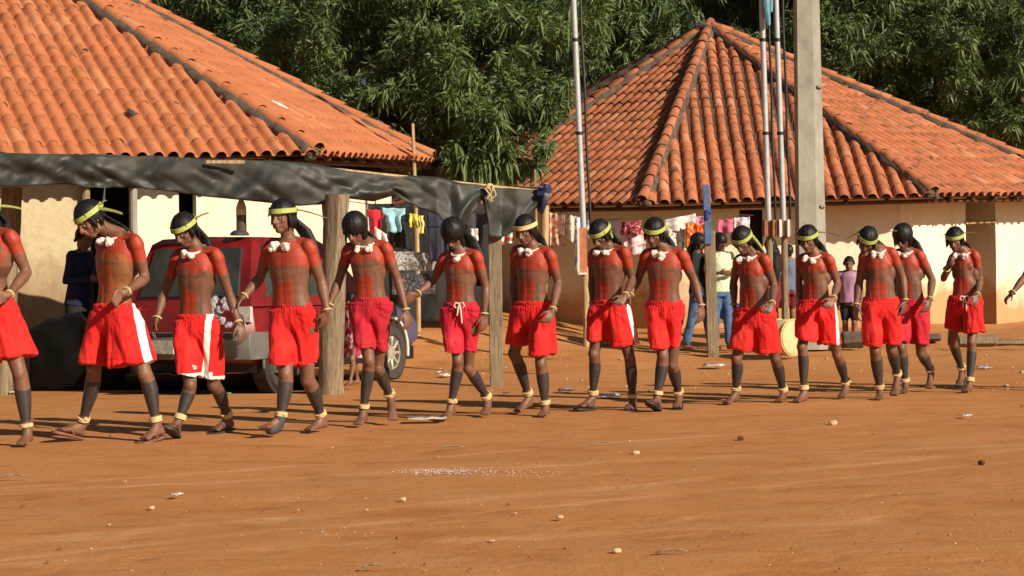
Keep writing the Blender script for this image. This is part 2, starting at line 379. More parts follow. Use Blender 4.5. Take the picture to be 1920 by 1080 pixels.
def hand(S, wr, d, pn, side, curl, k=1.0):
    """wr wrist point, d direction of the fingers, pn palm normal, side: direction of the thumb"""
    d = nrm(d); side = nrm(side - d * np.dot(side, d)); pn = nrm(np.cross(d, side)) if pn is None else nrm(pn - d * np.dot(pn, d))
    M = np.stack([side, pn, d], 1)
    S.ell(wr + d * .045 * k, (.039 * k, .017 * k, .056 * k), M, 12, 8)
    S.ell(wr + d * .065 * k, (.040 * k, .014 * k, .035 * k), M, 12, 8)
    S.tube([wr - d * .02, wr + d * .02 * k], [.023 * k, .024 * k], 10, flat=.8)
    for i, (off, ln) in enumerate(((.029, .074), (.010, .083), (-.010, .077), (-.028, .060))):
        p = wr + d * .088 * k + side * off * k; a = curl * (.75 + .12 * i); dirv = d; pts = [p - d * .02]
        ang = 0
        for s_, f_ in ((.45, .8), (.31, 1.0), (.24, .7)):
            pts.append(p.copy()); ang += a * f_
            dirv = d * math.cos(R(ang)) + pn * math.sin(R(ang)) + side * off * .9
            p = p + nrm(dirv) * ln * s_ * k
        pts.append(p); S.tube(pts, [.009 * k, .0088 * k, .0082 * k, .0076 * k, .0068 * k], 8)
    p = wr + d * .022 * k + side * .022 * k
    q = p + nrm(d * .75 + side * .75 + pn * .25) * .042 * k; e = q + nrm(d * 1.0 + side * .15 + pn * .5) * .032 * k; f_ = e + nrm(d * .9 - side * .15 + pn * .7) * .022 * k
    S.tube([p, q, e, f_], [.0125 * k, .0115 * k, .0098 * k, .008 * k], 8)

def foot(S, ank, heel, toe, k=1.0, side=1):
    d = toe - heel; L = np.linalg.norm(d); d = d / L; up = np.array([0, 0, 1.0]); w = nrm(np.cross(d, up)); up = np.cross(w, d)
    prof = [(-.01, .018, .020, .022), (.03, .030, .030, .030), (.12, .034, .034, .036), (.28, .033, .036, .044), (.45, .036, .030, .040), (.62, .042, .023, .032), (.74, .045, .017, .024), (.84, .041, .012, .017)]
    rs = []
    for t, rx, rz, cz in prof:
        c = heel + d * (t * L) + up * (rz * .98 * k)
        rs.append([c + w * math.cos(a) * rx * k + up * math.sin(a) * rz * k for a in np.linspace(0, 2 * math.pi, 14, endpoint=False)])
    S.rings(rs)
    S.tube([ank + up * .03, ank, heel + d * .23 * L + up * .035 * k], [.034 * k, .036 * k, .034 * k], 12)
    S.tube([ank, heel + d * .42 * L + up * .035 * k, heel + d * .60 * L + up * .022 * k], [.033 * k, .031 * k, .024 * k], 12)
    S.tube([ank, heel + d * .07 * L + up * .035 * k], [.026 * k, .026 * k], 10)
    for i in range(5):
        o = (-.034 + i * .0168) * k * side; ln = (.25, .215, .20, .18, .155)[i] * L; r = (.0125, .009, .0085, .0082, .0078)[i] * k
        b = heel + d * (.80 * L) + w * (-o) + up * r; S.tube([b - d * .02, b + d * (ln - .055)], [r, r * .9], 8)
    return d, w, up, L

def head_pieces(S, c, M, k, detail=True):
    """c: skull centre; M columns: right(of the figure's own left), back(+Y), up"""
    T = lambda *p: c + M @ (np.array(p) * k)
    E = lambda p, r: S.ell(T(*p), np.array(r) * k, M, 18, 12)
    E((0, .018, .028), (.074, .094, .088)); E((0, -.022, -.028), (.060, .066, .080)); E((0, -.050, -.088), (.032, .032, .026))
    E((0, -.015, -.070), (.050, .055, .038))
    for s in (-1, 1):
        E((s * .040, -.056, -.018), (.022, .022, .020)); E((s * .076, .008, -.006), (.009, .018, .030)); E((s * .044, -.012, -.066), (.014, .035, .022))
    E((0, -.078, .026), (.048, .016, .013))
    S.tube([T(0, -.084, .014), T(0, -.098, -.010), T(0, -.108, -.030)], [.010 * k, .012 * k, .014 * k], 10)
    for s in (-1, 1): E((s * .014, -.096, -.034), (.010, .011, .009))
    E((0, -.089, -.056), (.025, .013, .0085)); E((0, -.087, -.068), (.021, .013, .0085))

def build_person(J, o):
    """J: joints in world space. o: options"""
    k = o.get('k', 1.0); g = o.get('girth', (1.0, .97, .95, 1.05, .96, .94, .98, .96, 1.03, 1.0, .94, 1.05, 1.02, .93, 1.0)[o['id']] if 'id' in o else 1.0); vox = o.get('vox', .0062); W = J
    root = empty('person', (W['base'][0], W['base'][1], W['base'][2]), o['label'], 'person', o.get('group'))
    sa, sb, ha, hb = W['sh_a'], W['sh_b'], W['hip_a'], W['hip_b']
    pel = (ha + hb) / 2; top = (sa + sb) / 2 + np.array([0, 0, .035 * k])
    up = nrm(top - pel); rt = nrm(sb - sa); rt = nrm(rt - up * np.dot(rt, up)); fw = np.cross(rt, up)
    if fw[1] > 0 and not o.get('back'): fw = -fw
    if o.get('back') and fw[1] < 0: fw = -fw
    rh = nrm(hb - ha); L = np.linalg.norm(top - pel); Wd = np.linalg.norm(sb - sa) / .33
    S = Soup()
    # torso
    tw = [(-.20, .085, .075), (-.10, .128, .098), (.02, .148, .104), (.15, .142, .098), (.30, .128, .090), (.42, .128, .091), (.56, .143, .102), (.70, .158, .110), (.82, .160, .106), (.92, .135, .090), (1.0, .085, .068), (1.06, .055, .055)]
    rs = []
    for t, rx, ry in tw:
        x = nrm(lerp(rh, rt, sst(0, .7, t))); f_ = np.cross(x, up); f_ = f_ if np.dot(f_, fw) > 0 else -f_
        c = pel + up * (L * t) + fw * (.012 * math.sin(t * 3.0) if t > 0 else 0)
        q = (Wd if t > .5 else 1) * g * k
        rs.append([c + x * math.copysign(abs(math.cos(a)) ** .85, math.cos(a)) * rx * q + f_ * math.copysign(abs(math.sin(a)) ** .9, math.sin(a)) * ry * g * k for a in np.linspace(0, 2 * math.pi, 24, endpoint=False)])
    S.rings(rs)
    TF = np.stack([rt, -fw, up], 1)
    for s in (-1, 1):
        S.ell(pel + up * L * .745 + rt * s * .070 * k * Wd + fw * .070 * k * g, np.array((.068, .034, .052)) * k, TF)
        S.ell(pel + up * L * .60 + rt * s * .098 * k - fw * .03, np.array((.050, .062, .085)) * k * g, TF)      # lats
        S.tube([top + up * .01 + rt * s * .045 * k - fw * .012, (sa if s < 0 else sb) + up * .022 * k], [.034 * k, .033 * k], 10)
        S.tube([top - up * .012 * k + rt * s * .022 * k + fw * .048 * k, (sa if s < 0 else sb) + up * .020 * k + fw * .022 * k], [.013 * k, .011 * k], 8)
        S.ell(pel - up * .06 * k + rh * s * .06 * k - fw * .05, np.array((.075, .075, .085)) * k * g, TF)
    # neck
    hc = W['head']; HM = W['HM']; nb = hc + HM @ (np.array([0, .025, -.065]) * k)
    S.tube([top - up * .05 + fw * -.01, top + up * .02, lerp(top, nb, .6), nb], [.064 * k, .054 * k, .049 * k, .050 * k], 16)
    head_pieces(S, hc, HM, k)
    fin = []   # points around which smoothing is held back
    for q in 'ab':
        sh, el, wr, hd = W['sh_' + q], W['el_' + q], W['wr_' + q], W['hd_' + q]
        out = -rt if q == 'a' else rt
        S.ell(sh + out * .006 + (el - sh) * .10, np.array((.052, .054, .066)) * k * g, frame(out, sh - el))
        S.tube([sh, lerp(sh, el, .25), lerp(sh, el, .5), lerp(sh, el, .8), el], np.array([.052, .050, .047, .038, .036]) * k * g, 14)
        S.tube([el, lerp(el, wr, .22), lerp(el, wr, .45), lerp(el, wr, .8), wr], np.array([.036, .042, .038, .027, .0245]) * k * g, 14)
        dv = nrm(hd - wr); th = fw * .8 - out * .5 if abs(dv[2]) > .6 else np.array([0, 0, 1.0]) + fw * .2
        hand(S, wr, dv, -out if abs(dv[2]) > .6 else -fw, th, o.get('curl_' + q, 28), k * 1.0); fin.append(wr + dv * .11)
        kn, an = W['kn_' + q], W['an_' + q]; hp = ha if q == 'a' else hb
        S.tube([hp + np.array([0, 0, .02]), lerp(hp, kn, .25), lerp(hp, kn, .55), lerp(hp, kn, .85), kn], np.array([.084, .078, .066, .054, .051]) * k * g, 16)
        bk = -W['ff_' + q]; bk = nrm(bk * np.array([1, 1, 0]))
        S.ell(kn - bk * .015, np.array((.046, .046, .055)) * k, None)
        S.tube([kn, lerp(kn, an, .15) + bk * .010, lerp(kn, an, .33) + bk * .016, lerp(kn, an, .55) + bk * .010, lerp(kn, an, .8), an], np.array([.052, .053, .056, .048, .034, .033]) * k * g, 16)
        foot(S, an, W['he_' + q], W['to_' + q], k, 1 if q == 'a' else -1); fin.append(W['to_' + q])
    V, Fq = remesh(S, vox * k)
    w = np.ones(len(V))
    for p in fin: w = np.minimum(w, np.clip((np.linalg.norm(V - p, axis=1) - .05) / .06, .12, 1))
    hl = (V - hc) @ HM / k; inface = (np.linalg.norm(hl, axis=1) < .16) & (hl[:, 2] > -.13)
    w[inface] = np.minimum(w[inface], .35)
    V = laplace(V, Fq, 5, w)
    # relief
    rel = V - pel; t = rel @ up / L; lat = rel @ rt; fwd = rel @ fw; latk = lat / k
    segs = {}
    for q in 'ab':
        segs['ua' + q] = segd(V, W['sh_' + q], W['el_' + q]); segs['fa' + q] = segd(V, W['el_' + q], W['wr_' + q])
        segs['th' + q] = segd(V, ha if q == 'a' else hb, W['kn_' + q]); segs['sn' + q] = segd(V, W['kn_' + q], W['an_' + q])
    dt, _ = segd(V, pel + up * .1, pel + up * L * .85)
    armd = np.minimum.reduce([segs[x + q][0] * 1.9 for x in ('ua', 'fa') for q in 'ab'])
    tor = (t > -.05) & (t < 1.08) & (dt < armd) & (dt < .24)
    front = tor & (fwd > .02)
    N = vnormals(V, Fq)
    disp = np.zeros(len(V))
    disp -= np.where(front, .0026 * np.exp(-(latk / .014) ** 2) * sst(.06, .2, t) * (1 - sst(.84, .9, t)), 0)
    for tt in (.30, .40, .505): disp -= np.where(front, .0008 * np.exp(-((t - tt) * L / .009) ** 2) * np.exp(-(latk / .075) ** 4), 0)
    disp -= np.where(front, .0022 * np.exp(-((np.abs(latk) - .078) / .014) ** 2) * sst(.08, .2, t) * (1 - sst(.5, .6, t)), 0)
    disp -= np.where(front, .006 * np.exp(-((t - .155) * L / .010) ** 2 - (latk / .009) ** 2), 0)
    disp -= np.where(front, .0018 * np.exp(-((t - (.635 + .35 * np.abs(latk) ** 1.2)) * L / .010) ** 2) * sst(.01, .03, np.abs(latk)) * (1 - sst(.11, .13, np.abs(latk))), 0)
    for s in (-1, 1):
        for zz in (.002,): disp -= .009 * np.exp(-(((hl[:, 0] - s * .029) / .014) ** 2 + ((hl[:, 2] - zz) / .010) ** 2)) * (hl[:, 1] < -.03)
    disp -= .004 * np.exp(-(((hl[:, 2] + .062) / .0035) ** 2 + (hl[:, 0] / .022) ** 4)) * (hl[:, 1] < -.06)
    V = V + N * disp[:, None]
    if o.get('hz'):
        arm = np.minimum.reduce([segs[x + q][0] for x in ('ua', 'fa') for q in 'ab']); hnd = np.minimum(np.linalg.norm(V - (W['wr_a'] + nrm(W['hd_a'] - W['wr_a']) * .08), axis=1), np.linalg.norm(V - (W['wr_b'] + nrm(W['hd_b'] - W['wr_b']) * .08), axis=1))
        for i, q in enumerate('ab'):
            hp = ha if q == 'a' else hb; d_, tau = segs['th' + q]; ot = segs['th' + ('b' if q == 'a' else 'a')][0]
            m = (tau > .12) & (d_ <= ot) & (d_ < .13) & (V[:, 2] > o['hz'][i] + .015) & (V[:, 2] < hp[2] - .02) & (arm > .07) & (hnd > .13)
            ax = hp + np.clip(tau, 0, 1)[:, None] * (W['kn_' + q] - hp); fct = np.where(m, .72, 1.0)[:, None]; V = ax + (V - ax) * fct
        m = (V[:, 2] < o['hz'][2] - .03) & (V[:, 2] > ha[2] - .02) & (arm > .07) & (hnd > .13) & (dt < .3); ax = pel[None] * np.array([1, 1, 0]) + V * np.array([0, 0, 1]); V = np.where(m[:, None], ax + (V - ax) * .86, V)
    me = fast_mesh('body', V, Fq)
    # paint
    red = np.zeros(len(V)); blk = np.zeros(len(V)); drk = np.zeros(len(V)); och = np.zeros(len(V))
    if o.get('paint', True):
        pid = o.get('id', 0); v1, v2, v3 = ((pid * .37) % 1 - .5) * .07, ((pid * .61) % 1 - .5) * .03, ((pid * .83) % 1 - .5) * .12
        wob = np.array([mnoise.noise(Vector((p[0] * 9, p[1] * 9, p[2] * 6 + pid))) for p in V]) * .09
        chest = sst(.675 + v1, .765 + v1, t + wob * .8) * (1 - sst(.99, 1.04, t))
        belly = (1 - sst(.062 + v2, .084 + v2, np.abs(latk + o.get('bo', .012)) + wob * .25)) * sst(.0, .05, t) * (1 - sst(.48 + v1, .55 + v1, t + wob * .8)); belly = np.maximum(belly, .22)
        if o.get('fullred'): belly = np.maximum(belly, (1 - sst(.075, .10, latk)) * (1 - sst(.6, .66, t)))
        red = np.where(tor, np.maximum(chest, belly * (fwd > .0)), 0)
        for q in 'ab':
            d_, tau = segs['ua' + q]; a_ = (1 - sst(.34 + v3, .60 + v3, tau + wob)) * (d_ < .085 * k)
            red = np.maximum(red, np.where(~tor | (t > .8), a_, 0))
        red = np.where(inface, 0, red)
        if o.get('fullred'): och = np.where(tor & (t < .8), .75, 0)
        for q in 'ab':
            d_, tau = segs['sn' + q]; lo = o.get('blk', .16) + ((pid * .29 + (q == 'a') * .4) % 1 - .5) * .10
            ot = segs['sn' + ('b' if q == 'a' else 'a')][0]
            blk = np.maximum(blk, sst(lo, lo + .07, tau + wob * .6) * (1 - sst(.80, .84, tau)) * (d_ < .09 * k) * (d_ <= ot))
        red += .0
        # mouth painted red on most
        drk = np.zeros(len(V))
    else:
        pass
    fr = inface & (hl[:, 1] < -.045)
    for s in (-1, 1):
        drk += np.where(fr, .85 * np.exp(-(((hl[:, 0] - s * .031) / .017) ** 4 + ((hl[:, 2] - .019 + .15 * (np.abs(hl[:, 0]) - .03)) / .0045) ** 2)), 0)
        drk += np.where(fr, .9 * np.exp(-(((hl[:, 0] - s * .030) / .013) ** 4 + ((hl[:, 2] - .0) / .0042) ** 2)), 0)
    drk += np.where(fr, .55 * np.exp(-(((hl[:, 2] + .062) / .008) ** 2 + (hl[:, 0] / .023) ** 4)), 0)
    drk += np.where(fr, .5 * np.exp(-(((hl[:, 2] + .040) / .004) ** 2 + (hl[:, 0] / .014) ** 4)), 0)
    attr(me, 'paint', (red, blk, np.clip(drk, 0, 1), och))
    me.materials.append(MT['skin']); body = place('body', me, root)
    # ---------------- hair
    build_hair(root, hc, HM, k, o, top, fw, rt)
    # ---------------- eyes
    for s in (-1, 1):
        S = Soup(); S.ell(hc + HM @ (np.array([s * .029, -.0755, .0]) * k), .0085 * k, HM, 10, 7, 0); S.ell(hc + HM @ (np.array([s * .029, -.0805, -.002]) * k), .0052 * k, HM, 8, 6, 1)
        if o.get('eyes', True): S.build('eye', [MT['eye'], MT['iris']], root)
    W.update(root=root, up=up, rt=rt, fw=fw, top=top, pel=pel, L=L, k=k, segs=None)
    return root

def build_hair(root, hc, HM, k, o, top, fw, rt):
    style = o.get('hair', 'band'); nu, nv = 56, 36; rs = []
    cutf = {'band': .040, 'bowl': .004, 'long': .010, 'short': .050}[style]
    cs, cb = {'band': (-.030, -.095), 'bowl': (-.050, -.11), 'long': (-.07, -.13), 'short': (.0, -.06)}[style]
    rng = random.Random(int(abs(hc[0]) * 1000)); ph = rng.random() * 9
    for j in range(1, nv):
        th = math.pi * j / nv; ring = []
        for i in range(nu):
            a = 2 * math.pi * i / nu; x = math.sin(th) * math.sin(a); y = -math.sin(th) * math.cos(a); z = math.cos(th)
            az = abs(((a + math.pi) % (2 * math.pi)) - math.pi)      # 0 front, pi back
            cut = cutf + (cs - cutf) * sst(.85, 1.25, az) + (cb - cs) * sst(1.7, 2.4, az)
            cut += .003 * math.sin(a * 19 + ph) + .003 * math.sin(a * 31) + .006 * mnoise.noise(Vector((a * 3, ph, 0)))
            thick = {'band': .019, 'bowl': .027, 'long': .028, 'short': .014}[style] + .0008 * math.sin(a * 13 + ph) + .0007 * math.sin(a * 29 + th * 3) + .004 * mnoise.noise(Vector((a * 2, th * 2, ph)))
            p = np.array([x * (.074 + thick), .018 + y * (.094 + thick * .9), .030 + z * (.088 + thick * 1.05)])
            if p[2] < cut:
                q = min(1, (cut - p[2]) / .006); s_ = 1 - .30 * q; p = np.array([p[0] * s_, .018 + (p[1] - .018) * s_, max(p[2], cut - .012) if q < 1 else p[2]])
            ring.append(hc + HM @ (p * k))
        rs.append(ring)
    S = Soup(); S.rings(rs[::-1]); 
    if o.get('tail', style in ('band', 'long', 'bowl')):
        nape = hc + HM @ (np.array([0, .085, -.02]) * k); sd = o.get('tailside', .45); ln = o.get('taillen', .27)
        b = top - fw * .085 + rt * .05 * sd
        pts = [hc + HM @ (np.array([0, .07, .03]) * k), nape, lerp(nape, b, .5) - fw * .035 + rt * .03 * sd, b - fw * .012 + rt * .04 * sd, b - fw * .02 + rt * .07 * sd + np.array([0, 0, -ln * .5]), b - fw * .015 + rt * .08 * sd + np.array([0, 0, -ln])]
        wd = o.get('tailw', 1.0); n = 18; 
        rads = np.array([.055, .058, .055, .050, .042, .018]) * k * wd
        for r_i, p in enumerate(pts): pass
        rs = []
        dense = []
        for a in range(len(pts) - 1):
            for q in range(5): dense.append((lerp(pts[a], pts[a + 1], q / 5), rads[a] + (rads[a + 1] - rads[a]) * q / 5))
        dense.append((pts[-1], rads[-1]))
        for p, r in dense:
            rs.append([p + rt * math.cos(a) * r * (1 + .12 * math.sin(a * 7 + ph)) - fw * math.sin(a) * r * .45 * (1 + .12 * math.sin(a * 9)) for a in np.linspace(0, 2 * math.pi, n, endpoint=False)])
        S.rings(rs)
    lr = random.Random(int(abs(hc[0]) * 777) + 3); nl = {'band': 26, 'bowl': 40, 'long': 46, 'short': 12}[style]
    for q in range(nl):
        a = lr.uniform(.9, 2 * math.pi - .9) if (style in ('band', 'short') or q % 3) else lr.uniform(-1.0, 1.0); az = abs(((a + math.pi) % (2 * math.pi)) - math.pi); fr = az < 1.0
        cut = cutf + (cs - cutf) * sst(.85, 1.25, az) + (cb - cs) * sst(1.7, 2.4, az); ln = lr.uniform(.012, .030) if fr else {'band': lr.uniform(.02, .06), 'bowl': lr.uniform(.03, .075), 'long': lr.uniform(.06, .13), 'short': .015}[style]
        x, y = math.sin(a), -math.cos(a); zz = cut + .02; shf = math.sqrt(max(.3, 1 - ((zz - .03) / .115) ** 2)); e = lr.uniform(.86, 1.02)
        p0 = np.array([x * .092 * shf * e, .018 + y * .110 * shf * e, zz + .02]); p1 = np.array([x * .095 * shf * e, .018 + y * .113 * shf * e, cut]); 
        w0, w1 = hc + HM @ (p0 * k), hc + HM @ (p1 * k); w2 = w1 + lerp(HM @ np.array([0, 0, -1.0]), np.array([0, 0, -1.0]), .5) * ln * k + np.array([lr.uniform(-.01, .01), lr.uniform(-.006, .006), 0])
        S.tube([w0, w1, lerp(w1, w2, .6), w2], np.array([.010, .012, .009, .003]) * k * (.75 if fr else 1.0), 6)
    h = S.build('hair', MT['hair'], root, auto=None)
    if style == 'band' or o.get('band'):
        bm_ = o.get('bandmat', 'palm'); S = Soup(); n = 40; outer = []; hgt = .034; tilt = o.get('bandtilt', .25)
        R4 = [[], [], [], []]
        for a in np.linspace(0, 2 * math.pi, n, endpoint=False):
            x, y = math.sin(a), -math.cos(a); z = .048 - .030 * (1 + y) / 2 * 0 + .018 * (y) * tilt * 0 - .004 * y
            for q, (dr, dz) in enumerate(((.020, -.5), (.024, -.5), (.024, .5), (.020, .5))):
                zz = z + dz * hgt; sh = math.sqrt(max(.2, 1 - ((zz - .03) / .104) ** 2)); rr = dr + .0035
                R4[q].append(hc + HM @ (np.array([x * (.074 + rr) * (sh * .97 + .03), .018 + y * (.094 + rr) * (sh * .97 + .03), zz]) * k))
        ring = [[R4[q][i] for q in range(4)] for i in range(n)]; b0 = len(S.v)
        V = [p for r in ring for p in r]; Fs = []
        for i in range(n):
            j = (i + 1) % n
            for q in range(4): Fs.append((i * 4 + q, j * 4 + q, j * 4 + (q + 1) % 4, i * 4 + (q + 1) % 4))
        S.add(V, Fs); hb_ = S.build('headband', MT[bm_], root, auto=R(40))
        for (dx, dy, dz, ln, wd) in o.get('tails', ((.9, .5, .05, .20, .010), (-.7, .7, .05, .10, .007))):
            S = Soup(); p0 = hc + HM @ (np.array([0.075 * (1 if dx > 0 else -1), .05, .05]) * k); dv = nrm(rt * dx - fw * dy + np.array([0, 0, dz]))
            wv = nrm(np.cross(dv, np.array([0, -1, 0.001]))); nn = np.cross(dv, wv); rs = []
            for t in np.linspace(0, 1, 7):
                c = p0 + dv * ln * t + np.array([0, 0, -.035 * t * t]); ww = wd * (1 - .35 * t)
                rs.append([c - wv * ww, c + nn * .0015, c + wv * ww, c - nn * .0015])
            S.rings(rs); S.build('band_tail', MT[bm_ if wd > .008 else 'twig'], root)
        if o.get('plume'):
            S = Soup(); p0 = hc + HM @ (np.array([.04, .10, .03]) * k); S.tube([p0, p0 + np.array([.02, .02, .05]), p0 + np.array([.03, .02, .16])], [.004, .010, .003], 8); S.build('feather', MT['feather'], root)

def ring_band(name, c, ax, r, h, mat, root, rough=.0, knot=False, out=None):
    M = frame(np.array([1, .2, .1]), ax); S = Soup(); n = 22; R4 = []
    rnd = random.Random(int(abs(c[0] * 997 + c[2] * 131)))
    for a in np.linspace(0, 2 * math.pi, n, endpoint=False):
        e = 1 + rnd.uniform(-.04, .04); u = np.array([math.cos(a), math.sin(a), 0])
        R4 += [c + M @ (u * r * .90 + np.array([0, 0, -h / 2])), c + M @ (u * (r + .006) * e + np.array([0, 0, -h / 2 + .003])), c + M @ (u * (r + .006) * e + np.array([0, 0, h / 2 - .003])), c + M @ (u * r * .90 + np.array([0, 0, h / 2]))]
    Fs = []
    for i in range(n):
        j = (i + 1) % n
        for q in range(4): Fs.append((i * 4 + q, j * 4 + q, j * 4 + (q + 1) % 4, i * 4 + (q + 1) % 4))
    S.add(R4, Fs)
    if knot:
        o_ = out if out is not None else np.array([.8, -.6, 0]); p = c + nrm(o_) * r
        e_ = rnd.uniform(.5, 1.0); S.ell(p, (.014, .014, .017)); S.tube([p, p + nrm(o_) * .018 * e_ + np.array([0, 0, -.004])], [.009, .006], 6)
    S.build(name, mat, root)

def necklace(W, tufts=((-.078, .050), (.020, .055)), big=1.3, mat='cotton'):
    root, top, up, rt, fw, k = W['root'], W['top'], W['up'], W['rt'], W['fw'], W['k']
    c = top + up * .035 * k; pts = []
    def pos(a):
        return c + rt * math.sin(a) * .068 * k + fw * (math.cos(a) * .078 + .008) * k - up * (.058 * (1 + math.cos(a)) / 2) * k
    n = 28; S = Soup(); prev = None
    for i in range(n):
        a0, a1 = 2 * math.pi * i / n, 2 * math.pi * (i + 1) / n; S.tube([pos(a0), pos(a1)], [.0105 * k] * 2, 8)
    S.build('necklace', MT['cord'], root)
    for i, (x, dn) in enumerate(tufts):
        rnd = random.Random(i * 7 + int(abs(c[0]) * 100)); p = c + rt * x * k + fw * (.098) * k - up * (dn + .012) * k; S = Soup()
        for q in range(5):
            S.ell(p + np.array([rnd.uniform(-.012, .012), rnd.uniform(-.008, .004), rnd.uniform(-.014, .012)]) * big, np.array([rnd.uniform(.013, .019), .013, rnd.uniform(.012, .019)]) * big, None, 10, 7)
        S.build('cotton_tuft', MT['cotton'], root)

def shorts(W, waist, hems, mat, stripe=None, drawstring=False, hemtrim=False, vox=.0085, seed=1, wrapf=1.0, extra=None, name='shorts', amp=1.0):
    """waist: (centre, half width, dir) ; hems: for a and b (centre, half width lateral, half depth)"""
    root, up, rt, fw, k, pel, L = (W[x] for x in ('root', 'up', 'rt', 'fw', 'k', 'pel', 'L'))
    rh = nrm(W['hip_b'] - W['hip_a']); fh = np.cross(rh, np.array([0, 0, 1.0])); fh = fh if np.dot(fh, fw) > 0 else -fh
    wc, wh = waist; S = Soup(); rs = []
    dn = nrm(pel - np.array([0, 0, .10]) - wc)
    hipw = .178 * k
    for t, f_ in ((0, 1.0), (.02, 1.03), (.05, 1.06), (.08, 1.08), (.115, 1.0), (.15, .88), (.19, .62), (.215, .40)):
        rx = (wh * f_) if t < .09 else hipw * f_; ry = (.112 + .012 * min(1, t / .1)) * k * W.get('g', 1) * (1 if t < .16 else .9 if t < .2 else .7)
        cc = wc + dn * t * k
        rs.append([cc + rh * math.cos(a) * rx + fh * math.sin(a) * ry for a in np.linspace(0, 2 * math.pi, 28, endpoint=False)])
    S.rings(rs)
    for q in 'ab':
        hp = W['hip_' + q]; hc_, hw, hd = hems[q]; hx = hems.get('ax_' + q, np.array([1., 0, 0]))
        s0 = hp + np.array([0, 0, .05]); rs = []
        for t in (0, .2, .4, .6, .8, .93, 1.0):
            c = lerp(s0, hc_, t); rx = lerp(.100 * k, hw, t ** .8); ry = lerp(.112 * k, hd, t)
            rs.append([c + nrm(lerp(rh, hx, t)) * math.cos(a) * rx + fh * math.sin(a) * ry for a in np.linspace(0, 2 * math.pi, 28, endpoint=False)])
        S.rings(rs)
    if extra is not None: extra(S)
    V, Fq = remesh(S, vox)
    V = laplace(V, Fq, 9, sst(.0, .05, V[:, 2] - min(hems['a'][0][2], hems['b'][0][2])) * .9 + .1)
    N = vnormals(V, Fq); rnd = seed * 3.17
    hz = wc[2] - V[:, 2]; depth = sst(.01, .14, hz)
    nz = np.array([mnoise.noise(Vector((p[0] * 10 + rnd + (p[2] - wc[2]) * 3.0 * (1 if p[0] > wc[0] else -1), p[1] * 10, p[2] * 2.4))) for p in V]); nz2 = np.array([mnoise.noise(Vector((p[0] * 26 + rnd, p[1] * 26, p[2] * 9 + p[0] * 14))) for p in V])
    ang = np.arctan2((V - wc) @ rh, (V - wc) @ fh)
    d = (nz * .024 * depth + nz2 * .007 * (.3 + depth)) * amp + .003 * np.sin(ang * 34 + seed) * (1 - sst(.0, .10, np.abs(hz - .03))) - .004 * np.exp(-((hz - .035) / .006) ** 2)
    if name == 'shorts':
        da = segd(V, W['hip_a'], hems['a'][0])[0]; db = segd(V, W['hip_b'], hems['b'][0])[0]; zc = min(W['hip_a'][2], W['hip_b'][2]) - .03
        zl = min(hems['a'][0][2], hems['b'][0][2]); g = sst(0, .16, zc - V[:, 2])
        d = d - .038 * g * np.exp(-((da - db) / .022) ** 2) - .006 * np.exp(-((V[:, 2] - zl - .035) / .005) ** 2)
        # creases fanning from the crotch
        cx = (W['hip_a'] + W['hip_b']) / 2 - np.array([0, 0, .10]); an_ = np.arctan2(V[:, 0] - cx[0], cx[2] - V[:, 2] + .12); rr = np.linalg.norm((V - cx)[:, [0, 2]], axis=1)
        d = d + .0022 * np.sin(an_ * 13 + seed * 2 + nz * 3) * sst(.03, .10, rr) * (1 - sst(.22, .34, rr)) * (V[:, 1] < W['pel'][1])
    V = V + N * d[:, None]
    trim = np.zeros(len(V))
    if stripe is not None:
        p0, p1, hw = stripe; tt = np.clip((V[:, 2] - p0[2]) / (p1[2] - p0[2]), -.1, 1.1); cx = p0[0] + (p1[0] - p0[0]) * tt
        trim = np.maximum(trim, np.clip(.5 + (hw - np.abs(V[:, 0] - cx)) / .012, 0, 1) * (V[:, 1] < pel[1] + .10))
    if hemtrim:
        for q in 'ab':
            trim = np.maximum(trim, np.where(np.linalg.norm((V - hems[q][0])[:, :2], axis=1) < .17, np.clip(.5 + (.016 - (V[:, 2] - hems[q][0][2])) / .008, 0, 1), 0))
    me = fast_mesh(name, V, Fq); attr(me, 'trim', (trim,)); me.materials.append(mat); ob = place(name, me, root)
    if drawstring:
        S = Soup(); c = wc + fh * .125 * k + rh * drawstring * 1.0 - np.array([0, 0, .02])
        for s in (-1, 1):
            S.tube([c, c + rh * s * .03 + np.array([0, -.012, .012]), c + rh * s * .045 + np.array([0, -.016, -.015]), c + rh * s * .03 + np.array([0, -.014, -.03])], [.006] * 4, 6)
            S.tube([c, c + rh * s * .012 + np.array([0, -.014, -.05]), c + rh * s * .02 + np.array([0, -.012, -.12 - .03 * s])], [.007, .007, .006], 6)
        S.ell(c, .012); S.build('drawstring', MT['cotton'], root)
    return ob, fh, rh

